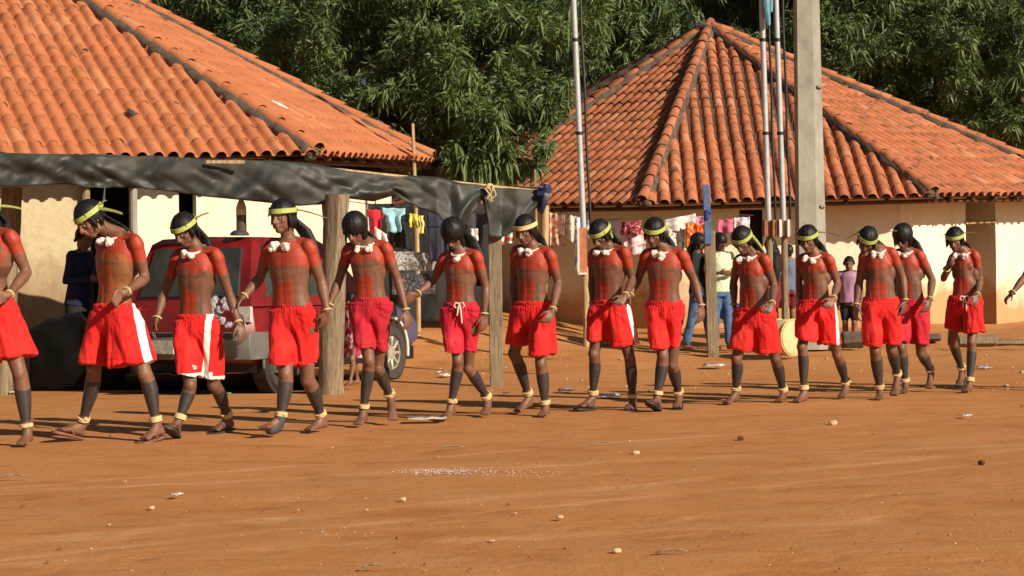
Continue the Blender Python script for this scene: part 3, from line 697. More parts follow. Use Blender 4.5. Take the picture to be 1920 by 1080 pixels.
def flipflop(W, q, mat):
    root, k = W['root'], W['k']; he, to = W['he_' + q], W['to_' + q]; d = nrm(to - he); Lf = np.linalg.norm(to - he) + .025
    up = np.array([0, 0, 1.0]); w = nrm(np.cross(d, up)); up = np.cross(w, d); S = Soup(); rs = []
    st = he - d * .012 - up * .006; prof = [(0, .012), (.03, .028), (.15, .036), (.4, .036), (.65, .046), (.85, .046), (.95, .034), (1, .014)]
    for t, r in prof:
        c = st + d * t * Lf; rs.append([c + w * r, c + w * r - up * .016, c - w * r - up * .016, c - w * r])
    S.rings(rs); p = S.build('flip_flop', mat, root, auto=R(40))
    S = Soup(); tp = st + d * Lf * .74 + up * .028
    for s in (-1, 1): S.tube([st + d * Lf * .80 + up * .004, tp, st + d * Lf * .55 + w * s * .036 + up * .04, st + d * Lf * .42 + w * s * .040 + up * .002], [.005, .006, .007, .006], 6)
    me = S.mesh('strap'); me.materials.append(mat); L_ = root.location; me.transform(Matrix.Translation(-L_)); so = bpy.data.objects.new('strap', me); link(so); so.parent = p
    # flip_flop mesh is in root space, its origin at the root's
    return p

def dancer(o):
    """joints from pixel positions with depth offsets; each foot's own contact point with the ground fixes its depth"""
    W = {}; feet = o['feet']; Ls = .245
    ds = []
    for q in 'ab':
        mode, cp = feet[q][0], feet[q][1]; ds.append(gd(*cp))
    D = (ds[0] + ds[1]) / 2 + o.get('dd', 0)
    ds = [min(max(x, D - .40), D + .40) for x in ds]
    s = F / D; yaw = R(o.get('yaw', 30)); f2 = np.array([-math.sin(yaw), -math.cos(yaw), 0]); r2 = np.array([math.cos(yaw), -math.sin(yaw), 0])
    hy = R(o.get('hyaw', o.get('yaw', 30) * .7)); rh = np.array([math.cos(hy), -math.sin(hy), 0])
    k = o.get('k', 1.0)
    hw = .165 * k * math.sin(yaw)
    W['sh_a'] = P(*o['sh_a'], D + hw + o.get('lean', -.03)); W['sh_b'] = P(*o['sh_b'], D - hw + o.get('lean', -.03))
    wx0, wx1, wy = o['waist']; wc = P((wx0 + wx1) / 2, wy, D); pc = wc - np.array([0, 0, .10 * k])
    W['hip_a'] = pc - rh * .082 * k; W['hip_b'] = pc + rh * .082 * k
    for q in 'ab':
        W['el_' + q] = P(*o['el_' + q][:2], D + (-hw if q == 'b' else hw) + o['el_' + q][2]); W['wr_' + q] = P(*o['wr_' + q][:2], D + (-hw if q == 'b' else hw) + o['wr_' + q][2])
        W['hd_' + q] = P(*o['hd_' + q][:2], D + (-hw if q == 'b' else hw) + (o['hd_' + q][2] if len(o['hd_' + q]) > 2 else o['wr_' + q][2]))
    hx, hyy = o['head']; hp, hyw, hr = o['hrot']   # pitch down, yaw to image left, roll
    # HM: columns = +x image right at yaw 0, +y away, +z up ; figure faces -y
    HM = rotm('Z', -hyw) @ rotm('X', hp) @ rotm('Y', hr)
    W['HM'] = HM; W['head'] = P(hx, hyy, D + o.get('lean', -.03) + o.get('hdd', -.06)) - HM @ np.array([0, .0, .02])
    for i, q in enumerate('ab'):
        mode, cp, an = feet[q][0], feet[q][1], feet[q][2]; dq = ds[i]; fy = R(o.get('fyaw_' + q, o.get('yaw', 30)))
        if mode == 'T':      # the toes touch the ground at cp
            to = P(*cp, dq); to[2] = max(0, to[2]) + .004
            kx = (an[0] - cp[0]) / F * dq; hz = math.sqrt(max(.10 ** 2, (.185 * k) ** 2 - kx * kx)); A = P(*an, dq + hz)
            A = P(*o['kn_' + q], D) * 0 + A
            kn = P(*o['kn_' + q], lerp(D, dq + hz, .5) - .05)
            A = A + nrm(A - kn) * .035
            hor = nrm((A - to) * np.array([1, 1, 0])); he = to + hor * min(.235, np.linalg.norm(((A - to))[:2]) + .045) * 1.0
            he[2] = max(.004, A[2] - .078); v = he - to; he = to + nrm(v) * Ls * k * (1.0)
        else:                # the heel touches the ground at cp, the toes (4th entry) are lifted
            he = P(*cp, dq); he[2] = .012; tp = feet[q][3]
            kx = (tp[0] - cp[0]) / F * dq; dz_ = (cp[1] - tp[1]) / F * dq; hz = math.sqrt(max(.03 ** 2, (Ls * k) ** 2 - kx * kx - dz_ * dz_)); to = P(*tp, dq - hz)
            to[2] = max(to[2], .01); to = he + nrm(to - he) * Ls * k
            A = P(*an, dq - .02); kn = P(*o['kn_' + q], lerp(D, dq, .5) - .05); A = A + nrm(A - kn) * .03
        W['he_' + q], W['to_' + q], W['an_' + q], W['kn_' + q] = he, to, A, kn; W['ff_' + q] = nrm((to - he) * np.array([1, 1, 0]))
    W['base'] = np.array([pc[0], D, 0.0]); W['g'] = o.get('girth', 1)
    hw_ = (wx1 - wx0) / 2 / s; hems = {}
    for q in 'ab':
        x0, y0, x1, y1 = o['hem_' + q]; hp_, kn = W['hip_' + q], W['kn_' + q]; zc = P((x0 + x1) / 2, (y0 + y1) / 2, D)
        t = np.clip((hp_[2] - zc[2]) / (hp_[2] - kn[2] + 1e-6), .2, 1.1); dep = lerp(hp_, kn, t)[1]
        a, b = P(x0, y0, dep), P(x1, y1, dep); thx = lerp(hp_, kn, t)[0]; hwm = max(.085 * k, np.linalg.norm(b - a) / 2); mid = (a + b) / 2; mid[0] = min(max(mid[0], thx - (hwm - .066 * k)), thx + (hwm - .066 * k)); hems[q] = (mid, hwm, min(.15, .115 * k + .02)); hems['ax_' + q] = nrm(b - a)
    o['hz'] = (hems['a'][0][2], hems['b'][0][2], wc[2])
    root = build_person(W, o)
    st = None
    if o.get('stripe'):
        x0, y0, x1, y1, w_ = o['stripe']; st = (P(x0, y0, D), P(x1, y1, D), w_)
    sh, fh, rh_ = shorts(W, (wc, hw_), hems, MT[o.get('cloth', 'red')], st, o.get('string', 0), o.get('hemtrim', False), seed=o['id'])
    if o.get('shlabel'): sh['label'] = o['shlabel']
    if o.get('neck', True): necklace(W, o.get('tufts', ((-.075 + .01 * (o['id'] % 3), .048 + .006 * (o['id'] % 2)), (.016 + .012 * (o['id'] % 2), .050 + .008 * (o['id'] % 3)))), o.get('tuftk', 1.0) * 1.3)
    for q in 'ab':
        el, wr = W['el_' + q], W['wr_' + q]
        if o.get('wband', 'ab').find(q) >= 0: ring_band('wrist_cord', lerp(el, wr, .96), wr - el, .029, .014, MT['straw'], root, knot=(q == 'a'), out=-W['rt'])
        kn, an = W['kn_' + q], W['an_' + q]
        ring_band('ankle_band', lerp(kn, an, .89), an - kn, .040, .030 + .004 * ((o['id'] * 3 + (q == 'a')) % 4), MT['straw'], root, knot=o['id'] % 2 == (q == 'a'), out=np.array([.8 if q == 'b' else .5, -.7, 0]))
        if q in o.get('flip', ''): flipflop(W, q, MT[o.get('flipmat', 'rubber')])
    return W

# ================================================================== ground
def build_ground():
    xs = np.concatenate([np.linspace(-140, -12, 20), np.linspace(-11.5, 13.5, 170), np.linspace(14, 160, 20)])
    ys = np.concatenate([np.linspace(-30, 4.5, 8), np.linspace(5, 32, 230), np.linspace(33, 260, 24)])
    X, Y = np.meshgrid(xs, ys); Z = gz(X, Y)
    inn = ((X > -12) & (X < 14) & (Y > 4.6) & (Y < 33))
    n = np.array([mnoise.noise(Vector((x * .55, y * 1.1, 0))) * .014 + mnoise.noise(Vector((x * 2.1, y * 2.6, 3))) * .005 for x, y in zip(X.ravel(), Y.ravel())]).reshape(X.shape)
    amp = 1 + 4 * sst(20, 24, Y) 
    Z = Z + np.where(inn, (n - .008) * amp, -.01 * amp)
    V = np.stack([X, Y, Z], -1).reshape(-1, 3); nx, ny = len(xs), len(ys)
    I = np.arange((ny - 1) * nx).reshape(ny - 1, nx)[:, :-1].ravel(); Fq = np.stack([I, I + 1, I + nx + 1, I + nx], 1)
    me = fast_mesh('ground', V, Fq); me.materials.append(MT['ground']); o = bpy.data.objects.new('ground', me); link(o); o['kind'] = 'structure'
build_ground()

# ================================================================== roofs
def tile_soup(p, ln, lip=.011):
    """local: x across, y up the slope, z outwards; barrel and pan in one"""
    S = Soup(); h = p / 2; r = p * .36
    prof = [(-h - .012, .004), (-h * .80, .000), (-r + .012, .010), (-r * .80 + .012, .050), (-r * .30 + .012, .078), (r * .35 + .012, .078), (r * .84 + .012, .050), (r + .014, .008), (h + .010, .004)]
    th = lip; n = len(prof); top0 = [(x, -.0, z + th) for x, z in prof]; top1 = [(x * .97, ln, z + th - lip * 1.3) for x, z in prof]
    b0 = [(x, 0, z) for x, z in prof]
    S.v = top0 + top1 + b0
    for i in range(n - 1): S.f += [(i, i + 1, n + i + 1, n + i), (i, 2 * n + i, 2 * n + i + 1, i + 1)]
    S.mi = [0] * len(S.f); return S
def clip_mesh(V, Fs, planes):
    bm = bmesh.new(); vs = [bm.verts.new(v) for v in V]
    for f in Fs: bm.faces.new([vs[i] for i in f])
    for co, no in planes:
        bmesh.ops.bisect_plane(bm, geom=bm.verts[:] + bm.edges[:] + bm.faces[:], plane_co=co, plane_no=no, clear_outer=True, dist=1e-5)
    bm.verts.index_update(); Vo = [tuple(v.co) for v in bm.verts]; Fo = [tuple(v.index for v in f.verts) for f in bm.faces]; bm.free(); return Vo, Fo
def in_frame(p, m=0):
    q = np.array(CM.inverted()) @ np.array([p[0], p[1], p[2], 1]); 
    if q[2] > -.5: return None
    x = 960 + F * q[0] / -q[2]; y = 540 - F * q[1] / -q[2]
    return (x, y) if (-m < x < 1920 + m and -m < y < 1080 + m) else None
def roof(root, apex, cor, pitch, mat, mort, hips_visible, seed=0, expo=.37, sag=.02, lip=.011):
    rnd = random.Random(seed); T = tile_soup(pitch, expo + .05, lip); TV = np.array(T.v); tm = T.mesh('roof_tile'); tm.materials.append(mat)
    cand = []; far_v = []; far_f = []; under = Soup(); n = len(cor)
    cen = np.mean(cor, axis=0)
    tiles = []
    for i in range(n):
        E0, E1 = cor[i], cor[(i + 1) % n]; u = nrm(E1 - E0); nn = nrm(np.cross(u, apex - E0)); 
        if nn[2] < 0: nn = -nn
        v = np.cross(nn, u); 
        if np.dot(v, apex - E0) < 0: v = -v
        if np.dot(np.cross(u, v), nn) < 0: u = -u; E0, E1 = E1, E0
        L = np.linalg.norm(E1 - E0); h = np.dot(apex - E0, v); ua = np.dot(apex - E0, u)
        M = np.stack([u, v, nn], 1)
        out = -v * .09
        under.add([E0 - nn * .012, E1 - nn * .012, apex - nn * .012, E0 - nn * .05, E1 - nn * .05, apex - nn * .05], [(0, 1, 2), (3, 5, 4), (0, 3, 4, 1)])
        e0 = nrm(apex - E0); e1 = nrm(apex - E1); n0 = -np.cross(nn, e0); n1 = np.cross(nn, e1)   # outward in-plane normals of the hips
        if np.dot(n0, E1 - E0) > 0: n0 = -n0
        if np.dot(n1, E0 - E1) > 0: n1 = -n1
        nc = int(L / pitch) + 3
        for c in range(-1, nc):
            uu = (c + .5) * pitch; ymx = h * (uu / ua if uu < ua else (L - uu) / (L - ua)) if 0 < uu < L else -1
            for r in range(0, int(h / expo) + 1):
                vv = r * expo - .10
                ins = [0 <= a <= L and b <= h * (a / ua if a < ua else (L - a) / (L - ua)) + .0 for a, b in ((uu - pitch * .55, vv), (uu + pitch * .55, vv), (uu - pitch * .55, vv + expo), (uu + pitch * .55, vv + expo))]
                if vv < 0: ins = [0 <= a <= L and b <= h * (a / ua if a < ua else (L - a) / (L - ua)) for a, b in ((uu - pitch * .55, 0), (uu + pitch * .55, 0), (uu - pitch * .55, vv + expo), (uu + pitch * .55, vv + expo))]
                if not any(ins): continue
                jit = (rnd.uniform(-.006, .006), rnd.uniform(-.014, .010), rnd.uniform(.0, .006)); rz = rnd.uniform(-.9, .9)
                sg = -sag * math.sin(math.pi * min(1, max(0, vv / h))) + .02 * mnoise.noise(Vector((uu * .6, vv * .6, seed + i)))
                MR = M @ rotm('Z', rz) @ rotm('X', -lip * 110 + rnd.uniform(-.3, .3)); o = E0 + u * (uu + jit[0]) + v * (vv + jit[1]) + nn * (jit[2] + sg + .012)
                pl = None if all(ins) else [(tuple(E0), tuple(n0)), (tuple(E1), tuple(n1))]
                pc = o + v * expo / 2; fr = in_frame(pc, 20); facing = np.dot(nn, np.array([0, 0, HC]) - pc) > 0
                vis = fr is not None and facing and o[2] > 0 
                occl = fr is not None and (seed == 1 and fr[1] > 300 or seed == 2 and (fr[0] < 1000 and fr[1] > 150 or fr[1] > 385))
                tiles.append((0 if (vis and not occl) else 1, np.linalg.norm(pc - [0, 0, HC]), len(tiles), o, MR, pl))
    tiles.sort(key=lambda t: t[:3])
    k = 0
    for t in tiles:
        _, dd, _, o, MR, pl = t
        Vw = TV @ MR.T + o; Fs = T.f
        if pl is not None: Vw, Fs = clip_mesh(Vw, Fs, pl)
        if len(Fs) == 0: continue
        if k < 300 and t[0] == 0:
            k += 1
            if pl is None:
                ob = bpy.data.objects.new('roof_tile', tm); link(ob); ob.parent = root; m4 = np.eye(4); m4[:3, :3] = MR; m4[:3, 3] = o - np.array(root.location); ob.matrix_local = Matrix(m4.tolist())
            else:
                S = Soup(); S.add(Vw, Fs); S.build('roof_tile', mat, root, auto=None)
        else:
            b = len(far_v); far_v.extend([tuple(p) for p in Vw]); far_f.extend([tuple(b + q for q in f) for f in Fs])
    S = Soup(); S.v = far_v; S.f = far_f; S.mi = [0] * len(far_f); fo = S.build('tile_field', mat, root, auto=None); fo['kind'] = 'stuff'
    under.build('roof_light_stop', MT['under'], root, smooth=False)  # solid slab added under the tiles so no light leaks through
    # hips: mortar bed and ridge tiles
    R_ = Soup(); ns = 10; rl = .46
    def ridge_mesh():
        S = Soup(); a = []; b = []; c = []
        for q in range(ns + 1):
            an = math.pi * q / ns; a.append((math.cos(an) * .105, 0, math.sin(an) * .095)); b.append((math.cos(an) * .082, rl, math.sin(an) * .070)); c.append((math.cos(an) * .092, 0, math.sin(an) * .080))
        S.v = a + b + c; m = ns + 1
        for q in range(ns): S.f += [(q, m + q, m + q + 1, q + 1), (q, q + 1, 2 * m + q + 1, 2 * m + q)]
        S.mi = [0] * len(S.f); return S.mesh('ridge_tile')
    rm = ridge_mesh(); rm.materials.append(mat)
    for i in range(n):
        E = cor[i]; d = nrm(apex - E); Lh = np.linalg.norm(apex - E); side = nrm(np.cross(d, [0, 0, 1])); nz = np.cross(side, d)
        if nz[2] < 0: nz = -nz
        # mortar: uneven ribbon both sides
        S = Soup(); rs = []; m_ = int(Lh / .10)
        for q in range(m_ + 1):
            c = E + d * (Lh * q / m_) ; w1, w2 = (.150 * mort + .08 * mort * mnoise.noise(Vector((q * .35, s_ * 7, seed + i))) + rnd.uniform(-.015, .015) for s_ in (0, 1))
            up_ = .092 + .012 * mnoise.noise(Vector((q * .5, 3, i)))
            rs.append([c - side * w1 - nz * .06, c - side * w1 * .86 + nz * (up_ * .9), c + nz * (up_ + .03), c + side * w2 * .86 + nz * (up_ * .9), c + side * w2 - nz * .06])
        S.rings(rs); S.build('mortar', MT['mortar'], root, auto=None)
        M = np.stack([side, d, nz], 1); q = 0; t = -.06
        while t < Lh - .25:
            if i in hips_visible or q < 0:
                p = E + d * t + nz * (.085 + rnd.uniform(0, .008)); MR = M @ rotm('X', -1.5 + rnd.uniform(-.8, .8)) @ rotm('Z', rnd.uniform(-1.5, 1.5))
                ob = bpy.data.objects.new('ridge_tile', rm); link(ob); ob.parent = root; m4 = np.eye(4); m4[:3, :3] = MR; m4[:3, 3] = p - np.array(root.location); ob.matrix_local = Matrix(m4.tolist())
            t += rl - .06
        if i in hips_visible:
            S = Soup()
            for z in range(5): S.ell(E + np.array([rnd.uniform(-.08, .08), rnd.uniform(-.08, .04), rnd.uniform(-.05, .07)]), [rnd.uniform(.05, .09), .07, rnd.uniform(.04, .07)], None, 10, 7)
            S.build('cement_lump', MT['mortar'], root, auto=None)
    return

def wall_run(root, A, B, z0, z1, mat, holes=(), th=.16, name='wall', band=None):
    """vertical wall from A to B (plan points); holes: (u0,u1,zlo,zhi)"""
    A = np.array([A[0], A[1]]); B = np.array([B[0], B[1]]); L = np.linalg.norm(B - A); u = (B - A) / L; nrm2 = np.array([u[1], -u[0]])
    if nrm2[1] > 0: nrm2 = -nrm2
    S = Soup(); M = np.array([[u[0], -nrm2[0], 0], [u[1], -nrm2[1], 0], [0, 0, 1]])
    def bx(a, b, lo, hi):
        if b - a < .01 or hi - lo < .01: return
        # subdivided, slightly uneven face
        nu, nv = max(2, int((b - a) / .25)), max(2, int((hi - lo) / .25)); V = []; Fs = []
        for k, off in ((0, 0.0), (1, th)):
            for j in range(nv + 1):
                for i in range(nu + 1):
                    uu = a + (b - a) * i / nu; zz = lo + (hi - lo) * j / nv; w = .012 * mnoise.noise(Vector((uu * 1.3, zz * 1.3, A[0] + k)))
                    p = A + u * uu - nrm2 * (off + w); V.append((p[0], p[1], zz))
        m = (nu + 1) * (nv + 1); G_ = lambda i, j, k: k * m + j * (nu + 1) + i
        for j in range(nv):
            for i in range(nu): Fs += [(G_(i, j, 0), G_(i + 1, j, 0), G_(i + 1, j + 1, 0), G_(i, j + 1, 0)), (G_(i, j, 1), G_(i, j + 1, 1), G_(i + 1, j + 1, 1), G_(i + 1, j, 1))]
        for i in range(nu): Fs += [(G_(i, 0, 0), G_(i, 0, 1), G_(i + 1, 0, 1), G_(i + 1, 0, 0)), (G_(i, nv, 0), G_(i + 1, nv, 0), G_(i + 1, nv, 1), G_(i, nv, 1))]
        for j in range(nv): Fs += [(G_(0, j, 0), G_(0, j + 1, 0), G_(0, j + 1, 1), G_(0, j, 1)), (G_(nu, j, 0), G_(nu, j, 1), G_(nu, j + 1, 1), G_(nu, j + 1, 0))]
        S.add(V, Fs)
    cur = 0.0
    for (a, b, lo, hi) in sorted(holes):
        bx(cur, a, z0, z1); bx(a, b, z0, lo); bx(a, b, hi, z1); cur = b
    bx(cur, L, z0, z1)
    return S.build(name, mat, root, auto=R(30)), A, u, nrm2, L
def ray_u(px, A, u):
    """parameter along the plan line A+u*t where pixel column px meets it"""
    d = CR @ np.array([(px - 960) / F, 0, -1.0]); # solve A+u t = d s
    M = np.array([[u[0], -d[0]], [u[1], -d[1]]]); t, s = np.linalg.solve(M, -np.array(A)[:2]); return t
def plan_inset(cor, apex, k): return [np.array([c[0], c[1]]) + (np.array([apex[0], apex[1]]) - np.array([c[0], c[1]])) * k for c in cor]

# ---------- the house on the left
lh = empty('tiled_house', (-8.0, 25.5, 0), 'cream house with bright orange clay tile roof standing behind the black plastic awning', 'house')
apexL = P(-165, -211, 27.5)
CA = P(588, 287, 21.6); CB = P(800, 299, 25.6); CL = np.array([CA[0] - 6.8, CA[1] - 3.45, 2.50])
CC = CB + (apexL - CB) * 2 * np.array([.85, .9, 0]) + np.array([0, 0, 0]); 
c5 = np.array([CL[0] - 4.5, CL[1] + 6.0, CL[2]]); c4 = np.array([-17.5, 34.0, CA[2]]); c3 = np.array([-10.5, 37.0, CA[2]]); c2 = np.array([-3.2, 33.5, CA[2] + .1])
corL = [CL, CA, CB, c2, c3, c4, c5]
roof(lh, apexL, corL, .196, MT['tile_l'], 1.2, (1, 2), seed=1, lip=.0045)
ins = plan_inset(corL, apexL, .085)
zt = CA[2] - .02
A_, B_ = ins[0], ins[1]; uL = (B_ - A_) / np.linalg.norm(B_ - A_)
h1 = (ray_u(165, A_, uL), ray_u(250, A_, uL), 0.0, zt - .12)
uh = h1[1] - .002; PM = A_ + uL * uh
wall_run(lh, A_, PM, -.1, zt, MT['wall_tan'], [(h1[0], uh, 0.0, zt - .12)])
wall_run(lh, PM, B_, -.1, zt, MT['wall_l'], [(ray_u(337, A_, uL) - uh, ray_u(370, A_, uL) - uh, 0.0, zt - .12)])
for i in range(1, 7): wall_run(lh, ins[i], ins[(i + 1) % 7], -.1, zt + .0, MT['wall_l'])
def on_plane(px, py, a, b, c, off=.10):
    o_ = np.array([0, 0, HC]); dr = P(px, py, 10) - o_; nn = np.cross(b - a, c - a); nn = nn / np.linalg.norm(nn); nn = nn if nn[2] > 0 else -nn; t = np.dot(a - o_, nn) / np.dot(dr, nn); return o_ + dr * t + nn * off, nn
for px, py, col, nm, sz, fa in ((246, 222, 'feather', 'dark_patch', (.11, .045, .025), (CL, CA)), (520, 207, 'cotton', 'white_scrap', (.16, .05, .010), (CA, CB)), (330, 205, 'feather', 'dark_patch', (.04, .02, .015), (CL, CA)), (160, 105, 'feather', 'dark_patch', (.05, .02, .015), (CL, CA))):  # dark lumps stand in for a hole and dark patches in the tiling
    p, nn = on_plane(px, py, fa[0], fa[1], apexL, .085); sl = nrm(apexL - fa[1]); S = Soup(); S.ell(p, sz, frame(sl, nn), 10, 7); S.v = [tuple(np.array(v) + np.array([random.uniform(-.012, .012) for _ in range(3)])) for v in S.v]; S.build(nm, MT[col], lh)
# rafters tails and eave beam
for i in (0, 1):
    a, b = corL[i], corL[i + 1]; S = Soup(); d = nrm(b - a); inn = nrm(np.array([apexL[0], apexL[1], 0]) - (a + b) / 2 * np.array([1, 1, 0])); nr = int(np.linalg.norm(b - a) / .55)
    S.tube([a - [0, 0, .09] + inn * .22, b - [0, 0, .09] + inn * .22], [.04, .04], 8); S.build('eave_beam', MT['rafter'], lh)
    for q in range(1, nr):
        p = a + (b - a) * q / nr - np.array([0, 0, .085]); slope = (apexL[2] - a[2]) / 8.0; S = Soup(); S.tube([p + inn * .05 + [0, 0, .02], p + inn * .9 + [0, 0, .9 * slope - .02]], [.032, .032], 8); S.build('rafter', MT['rafter'], lh)
# dark post standing in the wall gap, door frame
S = Soup(); t = ray_u(167, A_, uL); p = A_ + uL * t; S.tube([(p[0] - .0, p[1] - .1, 0), (p[0], p[1] - .1, zt - .1)], [.05, .05], 8); S.build('door_post', MT['post'], lh)
S = Soup(); t = ray_u(256, A_, uL); p = A_ + uL * t; S.tube([(p[0], p[1] - .1, 0), (p[0], p[1] - .1, zt - .1)], [.045, .045], 8); S.build('door_post', MT['concrete'], lh)
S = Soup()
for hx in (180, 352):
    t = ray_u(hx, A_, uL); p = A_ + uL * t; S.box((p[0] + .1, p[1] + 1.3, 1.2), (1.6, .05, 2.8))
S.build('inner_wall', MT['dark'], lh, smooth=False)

# ---------- the house on the right
rh_ = empty('tiled_house', (4.05, 35.0, .36), 'low plastered house with weathered many-sided tile roof and laundry hung along its front', 'house')
apexR = P(1330, 52, 35.0)
corR = [P(679, 417, 38.0), P(825, 386, 32.5), P(1205, 380, 28.5), P(1745, 365, 28.2), P(2060, 362, 31.5), np.array([11.5, 38.0, 2.6]), np.array([6.0, 43.0, 2.6]), np.array([0.0, 43.0, 2.6])]
roof(rh_, apexR, corR, .228, MT['tile_r'], 1.0, (0, 1, 2, 3, 4), seed=2, expo=.38, sag=.05)
S = Soup(); S.ell(apexR + [0, 0, -.02], (.34, .30, .13), None, 16, 9); S.build('cement_cap', MT['mortar'], rh_, auto=None)
insR = plan_inset(corR, apexR, .115); zt = 2.62
A_, B_ = insR[2], insR[3]; u1 = (B_ - A_) / np.linalg.norm(B_ - A_)
wall_run(rh_, A_, B_, -.1, zt, MT['wall_r'], [(ray_u(1388, A_, u1), ray_u(1432, A_, u1), 1.55, 2.36)])
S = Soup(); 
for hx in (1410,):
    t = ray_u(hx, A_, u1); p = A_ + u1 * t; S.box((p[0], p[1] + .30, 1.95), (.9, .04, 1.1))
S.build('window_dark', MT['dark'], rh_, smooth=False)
A2, B2 = insR[3], insR[4]; u2 = (B2 - A2) / np.linalg.norm(B2 - A2)
wall_run(rh_, A2, B2, -.1, zt, MT['wall_r'], [(ray_u(1812, A2, u2), ray_u(1868, A2, u2), 0.2, zt - .01)])
tj = ray_u(1868, A2, u2); pj = A2 + u2 * tj; n2 = np.array([-u2[1], u2[0]]); n2 = n2 if n2[1] > 0 else -n2
S = Soup(); a = np.array([pj[0] + n2[0] * .1, pj[1] + n2[1] * .1]); 
tk = ray_u(1812, A2, u2); pk = A2 + u2 * tk
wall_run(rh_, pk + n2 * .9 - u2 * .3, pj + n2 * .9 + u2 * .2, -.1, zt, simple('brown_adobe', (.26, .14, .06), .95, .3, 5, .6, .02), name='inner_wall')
wall_run(rh_, pj + n2 * .16, pj + n2 * .9, -.1, zt, MT['wall_r'], name='porch_wall', th=.1)
S = Soup(); S.tube([(pk[0], pk[1] - .02, 2.12), (pj[0], pj[1] - .02, 2.16)], [.028, .028], 8); S.build('door_pole', MT['pole_wood'], rh_)
for i in (0, 1, 4, 5, 6, 7): wall_run(rh_, insR[i], insR[(i + 1) % 8], -.1, zt - .0, MT['wall_r'])
# eave beams + brick band under the eave
bandm = simple('bare_brick_band', (.30, .13, .07), .95, .35, 9, .8, .02)
for i in (1, 2, 3):
    a, b = corR[i], corR[i + 1]; inn = nrm(np.array([apexR[0], apexR[1], 0]) - (a + b) / 2 * np.array([1, 1, 0])); S = Soup()
    S.tube([a - [0, 0, .10] + inn * .15, b - [0, 0, .10] + inn * .15], [.035, .035], 8); S.build('eave_beam', MT['rafter'], rh_)
    nr = int(np.linalg.norm(b - a) / .6)
    for q in range(1, nr):
        p = a + (b - a) * q / nr - np.array([0, 0, .09]); S = Soup(); S.tube([p + inn * .05, p + inn * .8 + [0, 0, .32]], [.03, .03], 8); S.build('rafter', MT['rafter'], rh_)

# ================================================================== trees
LEAF = None
def leaf_arrays():
    """a spray of long drooping leaves about a twig tip, pointing along +x"""
    V = []; Fs = []; rnd = random.Random(5)
    n = 11
    for i in range(n):
        a = 2 * math.pi * (i * .382 + rnd.uniform(-.03, .03)); el = R(rnd.uniform(0, 60)); ln = rnd.uniform(.18, .28); w = ln * .115
        d = np.array([math.sin(el), math.cos(a) * math.cos(el), math.sin(a) * math.cos(el)]); d = nrm(d); droop = rnd.uniform(.35, .9)
        s_ = nrm(np.cross(d, [0, 0, 1.0])) if abs(d[2]) < .95 else np.array([0, 1., 0]); up = np.cross(s_, d); roll = rnd.uniform(-.7, .7); s2 = s_ * math.cos(roll) + up * math.sin(roll)
        o = d * .025; m = o + d * ln * .45 + np.array([0, 0, -ln * droop * .12]); e = o + d * ln * .9 + np.array([0, 0, -ln * droop * .55]); b = len(V); nn = np.cross(s2, d)
        V += [o, m - s2 * w + nn * w * .35, m, m + s2 * w + nn * w * .35, e]
        Fs += [(b, b + 1, b + 2), (b, b + 2, b + 3), (b + 1, b + 4, b + 2), (b + 2, b + 4, b + 3)]
    return np.array(V), np.array(Fs)
LV, LF = leaf_arrays()
def rand_rot(dirs, rnd):
    """rotation matrices taking +x to dirs with random roll; N x 3 x 3"""
    x = dirs / np.linalg.norm(dirs, axis=1)[:, None]; t = rnd.normal(size=dirs.shape); y = np.cross(x, t); y /= np.linalg.norm(y, axis=1)[:, None] + 1e-9; z = np.cross(x, y); return np.stack([x, y, z], 2)
def sprays(blobs, dens, rnd, front=True, smin=.8, smax=1.3, down=.5):
    P_, D = [], []
    for (c, r) in blobs:
        c = np.array(c, float); r = np.array(r, float); area = 4 * math.pi * ((r[0] * r[1]) ** 1.6 + (r[0] * r[2]) ** 1.6 + (r[1] * r[2]) ** 1.6) ** (1 / 1.6) / 3 ** (1 / 1.6)
        n = int(area * dens); v = rnd.normal(size=(n * 2, 3)); v /= np.linalg.norm(v, axis=1)[:, None]
        if front: v = v[v[:, 1] < .25]
        v = v[:n]; sh = rnd.uniform(.78, 1.05, size=(len(v), 1)) 
        nz = np.array([mnoise.noise(Vector(tuple(q * r * .9 + c))) for q in v])[:, None]; kp = np.array([mnoise.noise(Vector(tuple((q * r + c) * .95 + 7))) for q in v]) > -.10; v, sh, nz = v[kp], sh[kp], nz[kp]
        P_.append(c + v * r * (sh + nz * .25)); D.append(v * [1, 1, .8] + [0, 0, -down] + rnd.normal(size=v.shape) * .35)
    P_ = np.concatenate(P_); D = np.concatenate(D); return P_, D, rnd.uniform(smin, smax, size=len(P_))
def spray_mesh(Pn, D, Sc, rnd, name):
    Rm = rand_rot(D, rnd); V = np.einsum('nij,vj->nvi', Rm, LV) * Sc[:, None, None]
    # leaves hang: pull tips down
    V[..., 2] -= np.linalg.norm(V, axis=2) ** 2 * 1.4
    V = V + Pn[:, None, :]; n, m = V.shape[:2]; Fs = (LF[None] + (np.arange(n) * m)[:, None, None]).reshape(-1, 3)
    return fast_mesh(name, V.reshape(-1, 3), Fs, False)
